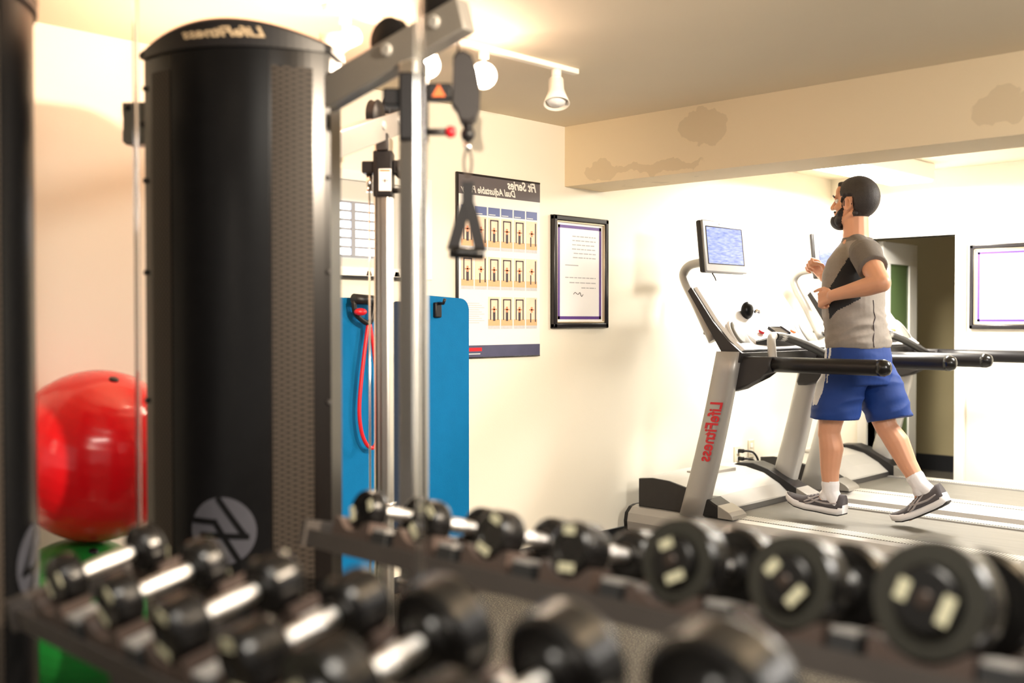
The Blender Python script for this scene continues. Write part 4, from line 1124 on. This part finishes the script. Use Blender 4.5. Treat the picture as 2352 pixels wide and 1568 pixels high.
for i, (c, ax_, by_) in enumerate(rows):
    ring = []
    for k in range(36):
        a = 2*PI*k/36; w = 1+.03*math.sin(a*4+i)*(i/4)
        ring.append(c+V((ax_*w*math.cos(a), by_*w*math.sin(a), ax_*math.cos(a)*.22*(i/3))))
    rr_.append(ring)
b.loft(rr_)
so = remeshed(b, .0065, 3, .5)
stripe = [(1880, 795), (1900, 795), (1899, 822), (1896, 868), (1889, 900), (1876, 930), (1866, 930), (1872, 890), (1872, 840)]
piping = [(1905, 795), (1910, 795), (1901, 880), (1897, 880)]
folds(so, .006, 9, B(1971, 965, 0).z, B(1971, 800, 0).z)
stl = [(B(x, y, -.1).x, B(x, y, -.1).z) for x, y in stripe]
for p in so.polygons:
    c = p.center
    if faces_us(p) and (pnp(*px_of(c), stripe) or pnp(*px_of(c), piping)): p.material_index = 1
place(so, 'shorts', ['shorts_blue', 'shorts_white'])
# --- shoes
def shoe(he, to, up, sole_len, y):
    """he/to: under-heel and toe tip of the sole line; up: up direction"""
    ax_ = (to-he); Ls = ax_.length; d = ax_.normalized(); u = V(up); u = (u-d*u.dot(d)).normalized(); s_ = d.cross(u)
    o_ = he-man_o
    def q(a, z, w): return o_+d*Ls*a+u*z+s_*w
    prof = [(-.02, .028, .030), (.05, .034, .036), (.20, .033, .036), (.42, .030, .034), (.62, .042, .046), (.80, .044, .046), (.93, .030, .032), (1.0, .012, .012)]
    def rise(a): return .0 + .030*max(0, (a-.62)/.38)**2 + .012*max(0, (.08-a)/.1)
    def section(a, w1, w2, z0, z1):
        return [q(a, z0, -w1), q(a, z0, w2), q(a, (z0+z1)/2, w2*1.08), q(a, z1, w2), q(a, z1, -w1), q(a, (z0+z1)/2, -w1*1.08)]
    b = MB(); b.loft([section(a, w1, w2, rise(a)+.005, rise(a)+.038+(.010 if a < .3 else 0)) for a, w1, w2 in prof], True, True); so_ = b.build('sole', 'sole_white', man)
    b = MB(); b.loft([section(a, w1*.92, w2*.92, rise(a)-.001, rise(a)+.006) for a, w1, w2 in prof[:-1]], True, True); b.build('outsole', 'sole_black', so_)
    b = MB(); rings = []
    hts = [(-.015, .098, .030), (.06, .108, .036), (.18, .094, .037), (.30, .092, .036), (.42, .094, .036), (.55, .080, .041), (.70, .064, .044), (.85, .054, .038), (.95, .046, .024), (.99, .040, .012)]
    for a, h, w in hts:
        z0 = rise(a)+.036
        rings.append([q(a, z0+(rise(a)+h-z0)*max(0, math.sin(t_)), w*math.cos(t_)*(1 if math.sin(t_) < .7 else .92)) for t_ in [PI*k/12 for k in range(13)]]+[q(a, z0-.004, 0)])
    b.loft(rings, True, True); up_ = b.build('upper', 'shoe_grey', man)
    b = MB()
    def side(a, z, k=1.0):
        ws = [(a_, h_, w_) for a_, h_, w_ in hts]; 
        for (a0, h0, w0), (a1, h1, w1) in zip(ws, ws[1:]):
            if a0 <= a <= a1:
                f = (a-a0)/(a1-a0); h_ = h0+(h1-h0)*f; w_ = w0+(w1-w0)*f; break
        zz0 = rise(a)+.036; t_ = math.asin(max(0, min(.98, (z-zz0)/(rise(a)+h_-zz0))))
        return q(a, z, -(w_*math.cos(t_)+.0022)) if k > 0 else q(a, z, (w_*math.cos(t_)+.0022))
    for k in (1, -1):
        for pth in ([(.08, .065), (.25, .055), (.45, .058), (.58, .066)], [(.30, .088), (.42, .066), (.52, .045), (.60, .038)], [(.40, .086), (.52, .064), (.62, .045)]):
            b.tube([side(a, z, k) for a, z in pth], [.003]+[.0058]*(len(pth)-2)+[.004], 6, sub=4)
    b.build('side_stripes', 'shoe_light', up_)
    b = MB()
    for k in range(4):
        a = .40+.06*k; b.tube([q(a, .086-.006*k, -.022), q(a+.01, .097-.007*k, 0), q(a, .086-.006*k, .022)], .003, 6, sub=2)
    b.build('laces', 'shoe_light', up_)
shoe(B(1937, 1186, -.10), B(1806, 1158, -.10), (0, 0, 1), .28, 0)
shoe(B(2180, 1158, .07), B(2058, 1209, .07), (-.3, 0, 1), .28, 0)

# ================================================================== LIGHT, CAMERA
def area(name, loc, aim, sx, sy, energy, col, spread=PI):
    l = bpy.data.lights.new(name, 'AREA'); l.shape = 'RECTANGLE'; l.size = sx; l.size_y = sy; l.energy = energy; l.color = col; l.spread = spread
    o = bpy.data.objects.new(name, l); COL.objects.link(o); o.location = loc
    o.rotation_euler = (V(aim)-V(loc)).to_track_quat('-Z', 'Y').to_euler(); return o
def spot(name, loc, aim, energy, col, ang, blend=.5, rad=.04):
    l = bpy.data.lights.new(name, 'SPOT'); l.energy = energy; l.color = col; l.spot_size = R(ang); l.spot_blend = blend; l.shadow_soft_size = rad
    o = bpy.data.objects.new(name, l); COL.objects.link(o); o.location = loc
    o.rotation_euler = (V(aim)-V(loc)).to_track_quat('-Z', 'Y').to_euler(); return o
def point(name, loc, energy, col, rad=.04):
    l = bpy.data.lights.new(name, 'POINT'); l.energy = energy; l.color = col; l.shadow_soft_size = rad
    o = bpy.data.objects.new(name, l); COL.objects.link(o); o.location = loc; return o
area('treadmill_ceiling_lamp', (-2.95, 6.25, 2.10), (-2.95, 6.25, 0), .28, 1.14, 52, (1, .95, .86))
area('treadmill_side_fill', (-1.3, 5.8, 2.2), (-1.6, 5.7, 0), .3, 1.2, 88, (1, .95, .86))  # fill light without a fitting, added to keep the treadmill side bright
spot('track_spot_tower', (.35, 1.72, 2.12), (-3.66, 1.7, 1.75), 360, (1, .82, .62), 80, .6, .05)
for k, y in enumerate((2.08, 2.46, 2.73)):
    point('track_lamp', (-2.72, y, 2.10), 1.8, (1, .74, .55), .04)
spot('ceiling_wash_fill', (-3.05, 1.85, 1.30), (-3.0, 1.9, 2.2), 62, (1, .56, .38), 100, .9, .15)  # unseen upward spot, added to warm and brighten the ceiling
area('room_fill', (.6, 3.0, 2.2), (-1.2, 3.0, .6), .6, 1.2, 70, (1, .95, .88))  # unseen area light, added for general brightness in the room
area('handle_highlight_fill', (-.5, .35, 2.21), (-.5, .35, 0), .3, 1.2, 28, (1, .93, .82))  # no fitting here: added overhead to put highlights on the dumbbell handles
w = bpy.data.worlds.new('World'); SC.world = w; w.use_nodes = True
bg = w.node_tree.nodes['Background']; bg.inputs['Color'].default_value = (1, .93, .84, 1); bg.inputs['Strength'].default_value = .40

cam = bpy.data.cameras.new('Camera'); co = bpy.data.objects.new('Camera', cam); COL.objects.link(co)
co.location = CAM; co.rotation_euler = (PI/2-PITCH, 0, YAW)
cam.sensor_width = 36; cam.lens = F/2352*36; cam.clip_start = .02
cam.dof.use_dof = True; cam.dof.focus_distance = 5.3; cam.dof.aperture_fstop = 1.35
SC.camera = co
SC.view_settings.view_transform = 'Standard'; SC.view_settings.look = 'None'; SC.view_settings.exposure = .9; SC.view_settings.gamma = 1
SC.view_settings.use_curve_mapping = False
SC.cycles.use_denoising = True
SC.cycles.max_bounces = 8
